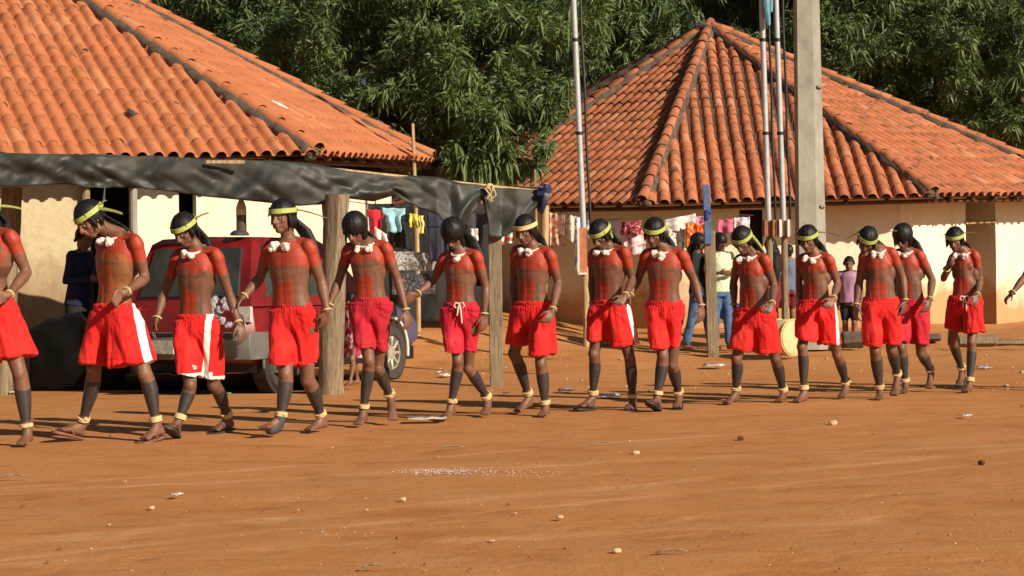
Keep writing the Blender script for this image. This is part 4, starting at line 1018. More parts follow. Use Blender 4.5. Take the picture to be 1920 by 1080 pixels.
def tree(label, base, trunk_top, blobs, dens, seed, limbs=(), singles=0, front=True, smin=.8, smax=1.3, group=None, name='mango_tree'):
    rnd = np.random.RandomState(seed); root = empty(name, base, label, 'tree', group); b = np.array(base, float); tt = np.array(trunk_top, float)
    S = Soup(); S.tube([b - [0, 0, .2], lerp(b, tt, .3) + [.1, .05, 0], lerp(b, tt, .7) - [.1, 0, 0], tt], [.42, .33, .28, .22], 12); S.build('trunk', MT['bark'], root, auto=None)
    for c, r in list(blobs)[:12]:
        c = np.array(c); S = Soup(); m = lerp(tt, c, .5) + rnd.normal(size=3) * .3; S.tube([tt, m, c, c + (c - m) * .4], [.16, .11, .06, .02], 8); S.build('limb', MT['bark'], root, auto=None)
    Pn, D, Sc = sprays(blobs, dens, rnd, front, smin, smax)
    if singles:
        vis = [i for i in range(len(Pn)) if in_frame(Pn[i]) and Pn[i][1] < 60]; vis.sort(key=lambda i: Pn[i][1]); pick = set(vis[:singles])
        protos = []
        for q in range(6):
            rr = np.random.RandomState(q + 40); me = spray_mesh(np.zeros((1, 3)), np.array([[.3 * math.cos(q), -.6, -.5 + .1 * q]]), np.array([1.0 + .06 * q]), rr, 'leaf_spray'); me.materials.append(MT['leaf']); protos.append(me)
        for i in sorted(pick):
            ob = bpy.data.objects.new('leaf_spray', protos[i % 6]); link(ob); ob.parent = root; ob.location = Vector([float(x) for x in Pn[i] - b]); ob.rotation_euler = (0, 0, rnd.uniform(-1.2, 1.2)); ob.scale = [float(Sc[i])] * 3
        keep = np.array([i for i in range(len(Pn)) if i not in pick]); Pn, D, Sc = Pn[keep], D[keep], Sc[keep]
    me = spray_mesh(Pn, D, Sc, rnd, 'crown'); me.materials.append(MT['leaf']); o = place('crown', me, root); o['kind'] = 'stuff'
    return root
def blob(px, py, d, rx, ry, rz): return (P(px, py, d), (rx, ry, rz))
tree('leafy mango tree hanging down between the two tiled roofs', (-1.6, 30.5, .3), (-1.3, 30.5, 3.4),
     [blob(760, 90, 30, 1.7, 1.5, 1.1), blob(900, 130, 29, 1.5, 1.4, 1.3), blob(980, 40, 30, 1.6, 1.4, 1.2), blob(690, 10, 31, 1.5, 1.2, .9), blob(830, 230, 28.4, 1.1, 1.0, .9), blob(930, 245, 28.2, .95, .9, .8), blob(740, 235, 28.8, .9, .9, .7), blob(620, 215, 30.5, .75, .8, .5), blob(700, 285, 28.6, .55, .6, .40),
      blob(880, 300, 27.8, .55, .6, .38), blob(790, 305, 28.0, .5, .5, .32), blob(960, 300, 27.8, .40, .4, .30), blob(850, -40, 30.5, 2.2, 1.6, 1.2), blob(1010, 180, 29.3, .5, .6, .5), blob(560, 120, 32, .6, .7, .9)], 34, 11, singles=200, smin=.55, smax=.9)
back = [('dense dark mango tree filling the gap above the left tiled roof', -5.5, 41, [blob(520, 30, 39, 1.9, 1.5, 1.0), blob(420, -30, 39, 2.0, 1.5, 1.2), blob(640, 120, 43, 2.5, 1.5, 1.5), blob(520, 160, 44, 2.4, 1.5, 1.5), blob(700, 260, 43, 2.6, 1.5, 1.2), blob(600, -60, 39.5, 2.2, 1.6, 1.2)]),
        ('mango tree rising behind the left slope of the many-sided roof', 2.2, 44, [blob(1130, 60, 41, 1.6, 1.3, 1.4), blob(1060, -20, 41, 1.9, 1.4, 1.2), blob(1180, 150, 44, 1.8, 1.3, 1.4), blob(1230, 0, 43, 1.8, 1.4, 1.1), blob(1060, 180, 44, 1.5, 1.2, 1.4), blob(1100, 260, 44.5, 2.0, 1.2, 1.2)]),
        ('mango tree directly behind the apex of the many-sided roof', 7.2, 45, [blob(1380, 0, 43, 1.9, 1.4, 1.0), blob(1300, -40, 44, 2, 1.4, 1.2), blob(1480, 60, 43, 1.6, 1.3, 1.3), blob(1420, 110, 46, 2.2, 1.3, 1.4), blob(1560, 10, 43, 1.7, 1.3, 1.2)]),
        ('tall grey-green mango tree just right of the concrete pole', 10.8, 44, [blob(1620, 90, 41, 1.9, 1.5, 1.5), blob(1680, 10, 41, 2.0, 1.4, 1.2), blob(1590, 190, 42, 1.5, 1.2, 1.2), blob(1700, 190, 42, 1.4, 1.2, 1.1), blob(1760, -30, 42, 2.0, 1.4, 1.1)]),
        ('drooping mango tree in the far right corner above the roof', 15.5, 43, [blob(1870, 40, 40, 1.9, 1.4, 1.3), blob(1890, 150, 40, 1.6, 1.3, 1.3), blob(1800, 130, 43, 1.4, 1.2, 1.0), blob(1900, 250, 41, 1.6, 1.2, 1.0), blob(1960, 60, 41, 2.0, 1.5, 1.4), blob(1840, 240, 44, 1.8, 1.2, 1.1)])]
for i, (lb, x, y, bl) in enumerate(back):
    tree(lb, (x, y, .36), (x, y, 3.0), bl, 22, 20 + i, smin=.66, smax=1.02)
# dense far grove closing the view, and an unseen canopy added above to shade it
rg = np.random.RandomState(3)
bl = [((x + rg.uniform(-1, 1), 52 + rg.uniform(-2, 3), z + rg.uniform(-.6, .6)), (2.8, 1.8, 2.0)) for x in np.arange(-20, 27, 2.8) for z in (1.5, 4.2, 7.0, 9.8)]
Pn, Dn, Sc = sprays(bl, 4.2, rg, True, 1.8, 2.6); me = spray_mesh(Pn, Dn, Sc, rg, 'far_grove'); me.materials.append(MT['leaf']); o = place('far_grove', me); tag(o, 'dark mango grove closing the view behind every house', 'grove', None, 'stuff')
bl = [((x + rg.uniform(-1, 1), y + rg.uniform(-1, 1), z + rg.uniform(-.4, .5)), (2.3, 2.0, 1.5)) for x in np.arange(-20, 34, 3.2) for y, z in ((43, 10.6), (45, 13.2), (44, 15.8))]
Pn, Dn, Sc = sprays(bl, 5.0, rg, False, 1.6, 2.3); me = spray_mesh(Pn, Dn, Sc, rg, 'shade_canopy'); me.materials.append(MT['leaf']); o = place('shade_canopy', me); tag(o, 'unseen upper mango canopy added to shade the gaps between the trees', 'grove', None, 'stuff')

# ================================================================== awning of black plastic
aw = empty('plastic_awning', P(420, 735, 17.8) * np.array([1, 1, 0]), 'long black plastic awning sagging on wooden posts before the left house', 'awning')
tk = [(-160, 280, 352, 17.0), (-60, 283, 350, 17.1), (0, 286, 350, 17.2), (60, 288, 348, 17.2), (120, 289, 345, 17.3), (180, 291, 352, 17.3), (255, 296, 352, 17.4), (300, 293, 356, 17.4), (380, 297, 368, 17.45), (460, 300, 376, 17.5), (520, 303, 382, 17.55), (560, 306, 386, 17.6), (600, 312, 383, 17.65), (650, 320, 372, 17.8), (700, 326, 378, 18.0), (740, 331, 366, 18.1), (790, 333, 392, 18.2), (820, 336, 402, 18.2), (845, 340, 432, 18.3), (862, 344, 442, 18.3), (885, 347, 400, 18.4), (905, 349, 372, 18.5), (918, 352, 445, 18.5), (940, 353, 446, 18.6), (970, 354, 430, 18.6), (1000, 356, 396, 18.7), (1022, 358, 378, 18.7)]
xs = np.array([t[0] for t in tk], float); T0 = np.array([t[1] for t in tk], float); T1 = np.array([t[2] for t in tk], float); TD = np.array([t[3] for t in tk], float)
nu = 330; U = np.linspace(xs[0], xs[-1], nu); V = []; nvf = 16; nvb = 14
for i, x in enumerate(U):
    y0, y1, d = np.interp(x, xs, T0), np.interp(x, xs, T1), np.interp(x, xs, TD); row = []
    for j in range(nvb, 0, -1):       # roof part, from the back edge forward
        t = j / nvb; p = P(x, y0, d); bk = 1.5 if x < 800 else 1.5 - (x - 800) / 240 * .9
        sagz = -.10 * math.sin(math.pi * t) * (1 + .5 * math.sin(x * .021)); q = p + np.array([bk * t * .1, bk * t, .03 + sagz + .05 * t + .02 * mnoise.noise(Vector((x * .02, t * 3, 1)))]); row.append(q)
    for j in range(nvf + 1):
        t = j / nvf; y = y0 + (y1 - y0) * t; env = math.sin(math.pi * min(1, t * .62 + .05))
        f = .075 * mnoise.noise(Vector((x * .011 + t * 1.5, t * 1.0 - x * .003, 2))) + .030 * mnoise.noise(Vector((x * .030 + t * 2.2, t * .9, 5))) + .022 * (1 - abs(mnoise.noise(Vector((x * .016 - t * 1.8, t * .9, 8)))) * 3.2) + .004 * (1 - abs(mnoise.noise(Vector((x * .045 + t * 2.0, t * 1.4, 11)))) * 4)
        row.append(P(x, y, d - .05 - .05 * env + f * (.35 + env)))
    V.append(row)
V = np.array(V); nv_ = V.shape[1]; I = (np.arange(nu - 1)[:, None] * nv_ + np.arange(nv_ - 1)[None]).ravel(); Fq = np.stack([I, I + 1, I + nv_ + 1, I + nv_], 1)
me = fast_mesh('plastic_sheet', V.reshape(-1, 3), Fq); me.materials.append(MT['tarp']); ob = place('plastic_sheet', me, aw); sm = ob.modifiers.new('thick', 'SOLIDIFY'); sm.thickness = .008
def rough_pole(pts, rads, n=12, seed=1, amp=.06):
    S = Soup(); pts = [np.array(p, float) for p in pts]; P2 = []; R2 = []
    for i in range(len(pts) - 1):
        for q in range(6): P2.append(lerp(pts[i], pts[i + 1], q / 6)); R2.append(rads[i] + (rads[i + 1] - rads[i]) * q / 6)
    P2.append(pts[-1]); R2.append(rads[-1]); rs = []
    for j, (p, r) in enumerate(zip(P2, R2)):
        rs.append([p + np.array([math.cos(a), math.sin(a), 0]) * r * (1 + amp * mnoise.noise(Vector((math.cos(a) * 2, math.sin(a) * 2 + seed, j * .35))) * 2) for a in np.linspace(0, 2 * math.pi, n, endpoint=False)])
    S.rings(rs); return S
def post_at(name, px0, px1, pyb, pyt, wpx, mat, label, parent=None, d=None, seed=1, cat='post', wt=None, sq=None):
    d = d or gd(px0, pyb); b = P(px0, pyb, d); t = P(px1, pyt, d); b[2] -= .08; w = wpx / F * d / 2; wt = (wt / F * d / 2) if wt else w
    S = rough_pole([b, lerp(b, t, .5), t], [w, (w + wt) / 2, wt], 14, seed, .10 if not sq else .02) if not sq else Soup().box((b + t) / 2, (w * 2, w * 1.6, t[2] - b[2]), None)
    o = S.build(name, mat, parent, bevel=.008 if sq else 0, auto=R(40))
    if parent is None: tag(o, label, cat)
    return o
post_at('support_post', 618, 632, 738, 366, 44, MT['post'], '', aw, seed=3, wt=46)
post_at('support_post', 640, 606, 735, 368, 12, MT['pole_wood'], '', aw, seed=7, wt=9)
post_at('support_post', 931, 928, 722, 440, 25, MT['post'], '', aw, seed=5, sq=True)
post_at('support_post', 5, 22, 738, 352, 36, MT['post'], '', aw, seed=9, wt=38)
post_at('support_post', 1014, 1022, 700, 385, 14, MT['pole_wood'], '', aw, seed=12, wt=16)
S = Soup(); a = P(-160, 291, 17.35); b = P(640, 322, 17.95); c = P(1020, 362, 18.85); S.tube([a, lerp(a, b, .5), b, c], [.035, .035, .035, .03], 10); S.build('cross_pole', MT['pole_wood'], aw)
S = Soup(); a = P(383, 300, 17.2); b = P(456, 305, 17.25); S.box((a + b) / 2 + [0, .10, .0], (np.linalg.norm(b - a), .02, .035), rotm('Y', .9)); S.build('plank', MT['pole_wood'], aw, bevel=.004)
S = Soup(); c = P(918, 352, 18.35)
for q in range(3): S.tube([c + [math.cos(q * 2.1) * .02, -.03, 0], c + [math.cos(q * 2.1 + 1) * .05, -.05, .03 - q * .04], c + [.07 - q * .05, -.05, -.08 - q * .02], c + [.02 * q, -.06, -.15]], [.008, .008, .007, .004], 6)
S.ell(c, (.05, .04, .05)); S.build('rope_knot', MT['straw'], aw)
S = Soup(); c = P(1019, 356, 18.65)
S.ell(c + [0, -.04, -.02], (.075, .055, .085), None, 22, 15); S.tube([c + [.01, -.04, -.06], c + [.0, -.05, -.15], c + [-.02, -.05, -.25]], [.06, .045, .02], 14); S.v = [tuple(np.array(v) * (1, 1, 1) + np.array([mnoise.noise(Vector((v[0] * 22, v[1] * 22, v[2] * 16))), mnoise.noise(Vector((v[2] * 22, v[0] * 22, 4))), 0]) * .035) for v in S.v]
S.build('plastic_bundle', simple('navy_plastic', (.02, .025, .07), .4, .3, 20, .8, .01), aw)
# tall stick behind the corner of the left roof
o = rough_pole([P(786, 655, 25.0), P(782, 450, 25.0), P(774, 232, 25.0)], [.035, .032, .022], 9, 4, .12).build('forked_stick', MT['pole_wood']); tag(o, 'thin crooked wooden stick rising past the left roof corner', 'pole')
o = rough_pole([P(1006, 520, 27), P(1004, 400, 27), P(1003, 318, 27)], [.035, .03, .022], 9, 4, .12).build('forked_stick', MT['post']); tag(o, 'short grey stick standing against the roof beside the navy bundle', 'pole')

# ================================================================== poles
def metal_pole(px0, px1, pyb, label, wpx, d, cpx, group=None, base=None):
    root = empty('metal_pole', (P(px0, 640, d)[0], d, gz(0, d)), label, 'pole', group); b = P(px0, pyb, d); t = P(px1, -260, d); r = wpx / F * d / 2; S = Soup(); S.tube([b, t], [r, r * .92], 14, False); S.build('pipe', MT['steel'], root, auto=R(50))
    for y in (75, 250): 
        m = lerp(b, t, (pyb - y) / (pyb + 260)); S = Soup(); S.tube([m - [0, 0, .02], m + [0, 0, .02]], [r * 1.25, r * 1.25], 14, False); S.build('clamp', MT['cable'], root, auto=R(50))
    S = Soup(); n = 16
    S.tube([b + (t - b) * q / n + np.array([cpx / F * d + .006 * math.sin(q * 1.3), -.03, 0]) for q in range(n + 1)], [.018] * (n + 1), 7); S.build('cable', MT['cable'], root)
    return root
r1 = metal_pole(1094, 1064, 430, 'single galvanised metal pole on a wooden stake, left of the apex roof hip', 11.5, 22.5, 13)
S = rough_pole([P(1100, 650, 22.5), P(1098, 500, 22.5)], [.045, .042], 10, 2); S.build('stake', MT['pole_wood'], r1)
S = Soup(); p0, p1 = P(1086, 428, 22.45), P(1100, 512, 22.45); S.box((p0 + p1) / 2, (.10, .04, .60)); S.build('board', simple('orange_board', (.42, .15, .07), .8, .3, 12, .3), r1)
S = Soup(); S.box((P(1083, 428, 22.42) + P(1086, 512, 22.42)) / 2, (.022, .05, .60)); S.box(P(1092, 513, 22.42), (.11, .05, .025)); S.build('board_edge', MT['cotton'], r1)
GP = 'pair of metal poles beside the concrete pole'
for px0, px1, lb in ((1441, 1420, 'left one of the paired metal poles, with a wooden foot, left of the concrete pole'), (1469, 1446, 'right one of the paired metal poles, nearest the concrete pole')):
    r = metal_pole(px0, px1, 415, lb, 11, 23.5, 12, GP)
    S = Soup(); S.box(P(px0 + 1, 428, 23.45), (.19, .05, .22)); S.build('foot_board', MT['post'], r, bevel=.004)
    S = Soup(); S.box(P(px0 - 6, 428, 23.40), (.035, .05, .24)); S.box(P(px0 + 9, 428, 23.40), (.03, .05, .24)); S.build('foot_frame', simple('rust_red', (.32, .10, .05), .85, .3, 12, .3) if px0 < 1450 else MT['cotton'], r, bevel=.004)
    S = rough_pole([P(px0 + 3, 645, 23.5), P(px0 + 2, 440, 23.5)], [.05, .045], 10, 2); S.build('stake', MT['post'], r)
S = Soup(); S.tube([P(1436, -100, 23.4), P(1437, 10, 23.4), P(1441, 45, 23.4)], [.03, .05, .03], 8); S.tube([P(1449, -100, 23.4), P(1445, 20, 23.4)], [.02, .03], 8)
o = S.build('tied_cloth', simple('faded_blue_cloth', (.12, .30, .38), .8, .3, 10, .4), None); tag(o, 'strip of faded blue cloth tied between the paired metal poles', 'cloth')
# concrete pole of H section
root = empty('concrete_pole', (P(1522, 650, 24.0)[0], 24.0, gz(5, 24)), 'square grey concrete utility pole with recessed side, tallest thing in view', 'pole')
d = 24.0; S = Soup(); b = P(1524, 655, d); t = P(1507, -300, d); rs = []
def sec(c, w, dp):
    h = w / 2; f = w * .16; g = dp * .30
    L_ = [(-h, -dp/2), (h*.30, -dp/2), (h*.30, -dp/2+.0), (h, -dp/2+g*.55), (h, -dp/2 + g), (h*.55, -dp/2+g*1.2), (h*.55, dp/2-g), (h, dp/2-g*.8), (h, dp/2), (-h, dp/2)]
    return [c + np.array([x, y, 0]) for x, y in L_]
for q in np.linspace(0, 1, 9): c = lerp(b, t, q); rs.append(sec(c, .41 - .13 * q, .36 - .08 * q))
S.rings(rs); S.build('shaft', MT['concrete'], root, auto=R(25))
for y in (165, 388):
    q = (655 - y) / 955; c = lerp(b, t, q); w = .41 - .13 * q; S = Soup(); S.box(c + [w * .40, -.02, .0], (w * .20, .30, .035)); S.build('web_rib', MT['concrete'], root, bevel=.004)
# blue topped wooden post
root = empty('wooden_post', (P(1337, 662, 23)[0], gd(1337, 662), gz(2.4, 22)), 'thin wooden post with blue painted top and tied blue cloth', 'post')
d = gd(1337, 662); S = Soup(); a, b = P(1337, 664, d), P(1330, 440, d); S.box((a + b) / 2, (20 / F * d, .10, b[2] - a[2] + .1), rotm('Y', -1.0)); S.build('timber', MT['post'], root, bevel=.006)
S = Soup(); a, b = P(1329, 458, d - .07), P(1323, 346, d - .07); S.box((a + b) / 2, (13 / F * d, .04, b[2] - a[2]), rotm('Y', -1.5)); S.build('painted_slat', MT['blue_paint'], root, bevel=.004)
S = Soup(); c = P(1328, 403, d - .1)
for q in range(5): S.ell(c + [random.uniform(-.03, .03), 0, random.uniform(-.04, .04)], (.04, .035, .035), None, 10, 7)
S.build('blue_knot', simple('blue_rag', (.03, .05, .22), .8, .3, 20, .6), root)
# each dancer: pixel joints in the photograph's frame, a = on the viewer's left, b = on the viewer's right
G = 'painted dancers walking in a line'
BASE = dict(group=G)
D_ = [
 dict(id=0, label='man at the cropped left edge, only shoulder, bent arm, shorts and one black calf showing', sh_a=(-62, 446), sh_b=(20, 444), el_a=(-80, 520, .05), wr_a=(-84, 580, 0), hd_a=(-84, 600), el_b=(50, 511, .04), wr_b=(16, 553, -.22), hd_b=(-4, 562, -.28), waist=(-62, 32, 556),
   head=(-32, 400), hrot=(32, 40, 5), kn_a=(-50, 700), kn_b=(37, 700), feet=dict(a=('T', (-90, 828), (-60, 795)), b=('T', (38, 838), (50, 800))), fyaw_b=10, hem_a=(-80, 676, -8, 680), hem_b=(-8, 678, 62, 664), yaw=42, tailside=.5, blk=.30, k=1.04),
 dict(id=1, label='man with orange-smeared chest and green headband, bowed over a fist, white-striped wide red shorts, flip-flops', sh_a=(192, 452), sh_b=(254, 453), el_a=(197, 520, .06), wr_a=(200, 570, .06), hd_a=(200, 595), el_b=(272, 522, .03), wr_b=(236, 547, -.23), hd_b=(210, 566, -.31), waist=(171, 257, 568),
   head=(166, 408), hrot=(38, 48, -6), kn_a=(177, 690), kn_b=(272, 700), feet=dict(a=('H', (154, 822), (156, 790), (108, 808)), b=('T', (262, 829), (292, 787))), hem_a=(160, 678, 209, 684), hem_b=(209, 690, 290, 676), yaw=44, fullred=True, stripe=(259, 572, 286, 684, .024), flip='ab', flipmat='brown_rubber', tails=((.9, .3, .05, .22, .012), (.5, .5, .9, .12, .006)), plume=True, curl_b=55, wband='b', k=1.03),
 dict(id=2, label='man in narrow red shorts with white side panel and hem, before the car', sh_a=(333, 480), sh_b=(405, 477), el_a=(307, 552, .03), wr_a=(294, 598, -.06), hd_a=(286, 620, -.08), el_b=(430, 552, .03), wr_b=(447, 606, -.05), hd_b=(456, 630, -.06), waist=(331, 404, 588),
   head=(344, 428), hrot=(34, 30, -4), kn_a=(357, 722), kn_b=(402, 722), feet=dict(a=('H', (333, 819), (338, 781), (314, 800)), b=('T', (394, 812), (425, 776))), hem_a=(341, 700, 372, 706), hem_b=(366, 706, 406, 712), yaw=24, stripe=(397, 590, 386, 712, .022), hemtrim=True, flip='ab', flipmat='rubber', tails=((.75, .2, .6, .15, .008), (-.9, .1, .15, .08, .006)), curl_a=30, k=.97),
 dict(id=3, label='upright man in green headband and plain red shorts, left of the thick post', sh_a=(506, 464), sh_b=(578, 461), el_a=(487, 522, .06), wr_a=(457, 556, -.04), hd_a=(441, 571, -.06), el_b=(602, 528, .04), wr_b=(613, 583, 0), hd_b=(609, 604, .02), waist=(509, 586, 567),
   head=(529, 402), hrot=(8, 28, 0), kn_a=(536, 702), kn_b=(577, 712), feet=dict(a=('H', (517, 817), (527, 778), (490, 802)), b=('T', (570, 812), (601, 776))), hem_a=(507, 682, 548, 686), hem_b=(545, 688, 590, 682), yaw=24, tails=((1, .1, -.15, .26, .006),), tuftk=1.25, tailw=1.1, taillen=.22, tailside=1.3, k=1.0, blackfoot=True),
 dict(id=4, label='man with bowl cut and no headband, crimson shorts, just right of the thick post', sh_a=(654, 467), sh_b=(723, 464), el_a=(635, 527, .05), wr_a=(617, 573, -.02), hd_a=(606, 592, -.03), el_b=(746, 526, .03), wr_b=(761, 583, -.02), hd_b=(765, 608, -.03), waist=(661, 729, 556),
   head=(664, 426), hrot=(30, 18, 0), kn_a=(692, 676), kn_b=(708, 690), feet=dict(a=('T', (668, 801), (682, 763)), b=('T', (738, 795), (730, 738))), hem_a=(668, 650, 702, 652), hem_b=(690, 652, 724, 658), yaw=16, hair='bowl', cloth='crimson', tailw=.6, tufts=((-.058, .06), (.058, .05)), k=.97, tail=True),
 dict(id=5, label='long-haired man with head hung in shadow, crimson shorts with white drawstring, one arm reaching out', sh_a=(833, 484), sh_b=(894, 480), el_a=(812, 527, .05), wr_a=(782, 551, -.08), hd_a=(764, 562, -.1), el_b=(911, 538, .03), wr_b=(908, 590, 0), hd_b=(908, 614), waist=(832, 896, 565),
   head=(848, 436), hrot=(44, 24, 0), kn_a=(859, 676), kn_b=(878, 690), feet=dict(a=('T', (829, 789), (847, 752)), b=('T', (907, 783), (912, 743))), hem_a=(836, 662, 864, 662), hem_b=(854, 660, 888, 660), yaw=26, hair='long', cloth='crimson', string=.03, tailw=1.5, tailside=.9, tufts=((.02, .06),), k=.95),
 dict(id=6, label='barefoot man with pale straw headband walking just right of the squared awning post', sh_a=(968, 471), sh_b=(1031, 477), el_a=(963, 530, .06), wr_a=(965, 580, .05), hd_a=(966, 604), el_b=(1047, 530, .04), wr_b=(1036, 582, -.18), hd_b=(1025, 605, -.22), waist=(962, 1036, 564),
   head=(984, 428), hrot=(22, 30, 0), kn_a=(964, 663), kn_b=(1014, 682), feet=dict(a=('T', (964, 777), (990, 738)), b=('T', (1014, 783), (1022, 755))), hem_a=(950, 644, 988, 648), hem_b=(990, 668, 1043, 664), yaw=30, bandmat='straw', tails=(), k=.97, curl_b=45),
 dict(id=7, label='man in white-striped red shorts with fist before his hip, stepping before the single metal pole', sh_a=(1113, 476), sh_b=(1171, 472), el_a=(1110, 526, .06), wr_a=(1112, 570, .06), hd_a=(1112, 592), el_b=(1186, 525, .04), wr_b=(1172, 555, -.22), hd_b=(1158, 573, -.29), waist=(1110, 1173, 561),
   head=(1124, 437), hrot=(38, 34, -4), kn_a=(1114, 664), kn_b=(1181, 672), feet=dict(a=('H', (1112, 768), (1112, 738), (1080, 764)), b=('T', (1176, 770), (1186, 742))), hem_a=(1105, 638, 1140, 642), hem_b=(1142, 652, 1200, 646), yaw=36, stripe=(1174, 565, 1195, 650, .020), flip='ab', tails=((.3, .6, -.9, .08, .010),), curl_b=60, k=.97),
 dict(id=8, label='man in plain red shorts between the single metal pole and the blue-topped post', sh_a=(1213, 477), sh_b=(1279, 478), el_a=(1197, 522, .06), wr_a=(1181, 553, -.02), hd_a=(1172, 570, -.04), el_b=(1303, 530, .03), wr_b=(1315, 575, -.05), hd_b=(1315, 598, -.06), waist=(1212, 1280, 562),
   head=(1226, 433), hrot=(28, 24, 6), kn_a=(1243, 667), kn_b=(1260, 683), feet=dict(a=('H', (1236, 770), (1233, 738), (1216, 752)), b=('T', (1268, 768), (1272, 734))), hem_a=(1214, 654, 1248, 654), hem_b=(1232, 652, 1265, 650), yaw=24, flip='ab', tails=((.8, .3, .3, .07, .010),), tuftk=1.15, k=.97),
 dict(id=9, label='stooping barefoot man in long loose red shorts, green band tail hanging, right of blue-topped post', sh_a=(1386, 487), sh_b=(1434, 487), el_a=(1375, 530, .06), wr_a=(1377, 572, .05), hd_a=(1378, 592), el_b=(1452, 536, .03), wr_b=(1447, 570, -.22), hd_b=(1436, 588, -.28), waist=(1375, 1454, 576),
   head=(1390, 448), hrot=(40, 30, 0), kn_a=(1381, 672), kn_b=(1454, 672), feet=dict(a=('T', (1356, 760), (1380, 728)), b=('T', (1457, 757), (1468, 729))), hem_a=(1368, 652, 1412, 660), hem_b=(1412, 662, 1463, 662), yaw=32, tails=((.7, .3, -.75, .16, .012),), curl_b=60, k=.95),
 dict(id=10, label='man before the concrete pole in white-striped red shorts, fist at his hip', sh_a=(1503, 486), sh_b=(1554, 486), el_a=(1498, 530, .06), wr_a=(1502, 570, .05), hd_a=(1503, 590), el_b=(1571, 532, .03), wr_b=(1562, 560, -.22), hd_b=(1551, 578, -.28), waist=(1499, 1563, 560),
   head=(1514, 445), hrot=(26, 26, 0), kn_a=(1504, 650), kn_b=(1570, 665), feet=dict(a=('T', (1488, 757), (1507, 728)), b=('T', (1575, 750), (1586, 717))), hem_a=(1492, 630, 1532, 644), hem_b=(1533, 646, 1577, 644), yaw=28, stripe=(1565, 565, 1573, 650, .018), string=.0, tails=((1, .1, .0, .22, .006), (-1, .1, .05, .07, .006)), curl_b=50, k=.95),
 dict(id=11, label='man with head tilted sideways, arms hanging, long plain red shorts, overlapping the headband-less man behind', sh_a=(1622, 478), sh_b=(1672, 474), el_a=(1611, 529, .02), wr_a=(1605, 572, -.04), hd_a=(1604, 598, -.05), el_b=(1692, 520, .03), wr_b=(1697, 564, -.03), hd_b=(1694, 587, -.04), waist=(1619, 1684, 556),
   head=(1626, 448), hrot=(38, 24, 22), kn_a=(1641, 658), kn_b=(1672, 656), feet=dict(a=('T', (1648, 751), (1649, 726)), b=('T', (1674, 748), (1682, 700))), hem_a=(1614, 646, 1650, 650), hem_b=(1650, 646, 1688, 644), yaw=10, flip='', tails=((.9, .2, .35, .2, .005), (-.9, .1, -.25, .14, .005)), k=.95),
 dict(id=12, label='long-haired man without headband half hidden behind the man with the tilted head', sh_a=(1676, 478), sh_b=(1724, 478), el_a=(1680, 525, .05), wr_a=(1684, 565, 0), hd_a=(1686, 585), el_b=(1748, 524, .03), wr_b=(1743, 562, -.17), hd_b=(1737, 582, -.2), waist=(1678, 1737, 559),
   head=(1692, 442), hrot=(30, 34, 0), kn_a=(1690, 652), kn_b=(1727, 662), feet=dict(a=('T', (1696, 738), (1697, 713)), b=('T', (1741, 734), (1744, 692))), hem_a=(1668, 640, 1706, 642), hem_b=(1704, 644, 1742, 646), yaw=22, hair='bowl', cloth='crimson', k=.95, tailside=1.0),
 dict(id=13, label='man raising one hand to his mouth, red shorts with white drawstring bow, by the doorway', sh_a=(1789, 481), sh_b=(1828, 478), el_a=(1769, 523, -.02), wr_a=(1776, 503, -.20), hd_a=(1786, 488, -.30), el_b=(1838, 524, .03), wr_b=(1832, 554, -.18), hd_b=(1826, 571, -.22), waist=(1780, 1839, 553),
   head=(1790, 446), hrot=(24, 26, 0), kn_a=(1785, 640), kn_b=(1822, 642), feet=dict(a=('T', (1797, 729), (1803, 690)), b=('T', (1806, 737), (1818, 713))), hem_a=(1771, 614, 1808, 623), hem_b=(1806, 625, 1848, 622), yaw=20, string=-.01, flip='a', tails=((1, .2, .25, .13, .006), (-1, .1, -.02, .08, .005)), curl_a=60, curl_b=45, k=.93),
 dict(id=14, label='man almost wholly beyond the right edge, only hand and forearm in view', sh_a=(1945, 472), sh_b=(1996, 472), el_a=(1921, 520, .0), wr_a=(1898, 549, -.08), hd_a=(1885, 562, -.1), el_b=(2010, 524, .03), wr_b=(2004, 560, -.10), hd_b=(2000, 575, -.14), waist=(1944, 2003, 552),
   head=(1966, 440), hrot=(24, 26, 0), kn_a=(1950, 640), kn_b=(1988, 642), feet=dict(a=('T', (1950, 732), (1956, 700)), b=('T', (1986, 728), (1998, 702))), hem_a=(1938, 618, 1974, 623), hem_b=(1970, 625, 2012, 622), yaw=20, tails=((-1, .2, .25, .16, .006),), k=.95),
]
import os as _os
for o in D_:
    W = dancer({**BASE, **o})
    if o['id'] == 2:      # small white emblem on the leg of the shorts
        S = Soup(); D = W['base'][1]; kx = lambda x, y: P(x, y, D - .155)
        arc = [kx(356, 690), kx(361, 686), kx(366, 687), kx(368, 690), kx(364, 692), kx(358, 693)]
        S.tube(arc, [.006, .009, .009, .008, .007, .004], 6, flat=.4); S.tube([kx(361, 688), kx(364, 689.5), kx(360, 691)], [.004, .004, .003], 6, flat=.4)
        S.build('emblem', MT['cotton'], W['root'])
    if o.get('blackfoot'):
        S = Soup(); an, he, to = W['an_a'], W['he_a'], W['to_a']; S.tube([an + np.array([0, 0, .01]), lerp(an, he, .6) + nrm(to - he) * .02, he + nrm(to - he) * .08 + np.array([0, 0, .02])], [.045, .046, .044], 14)
        S.build('foot_wrap', MT['feather'], W['root'])

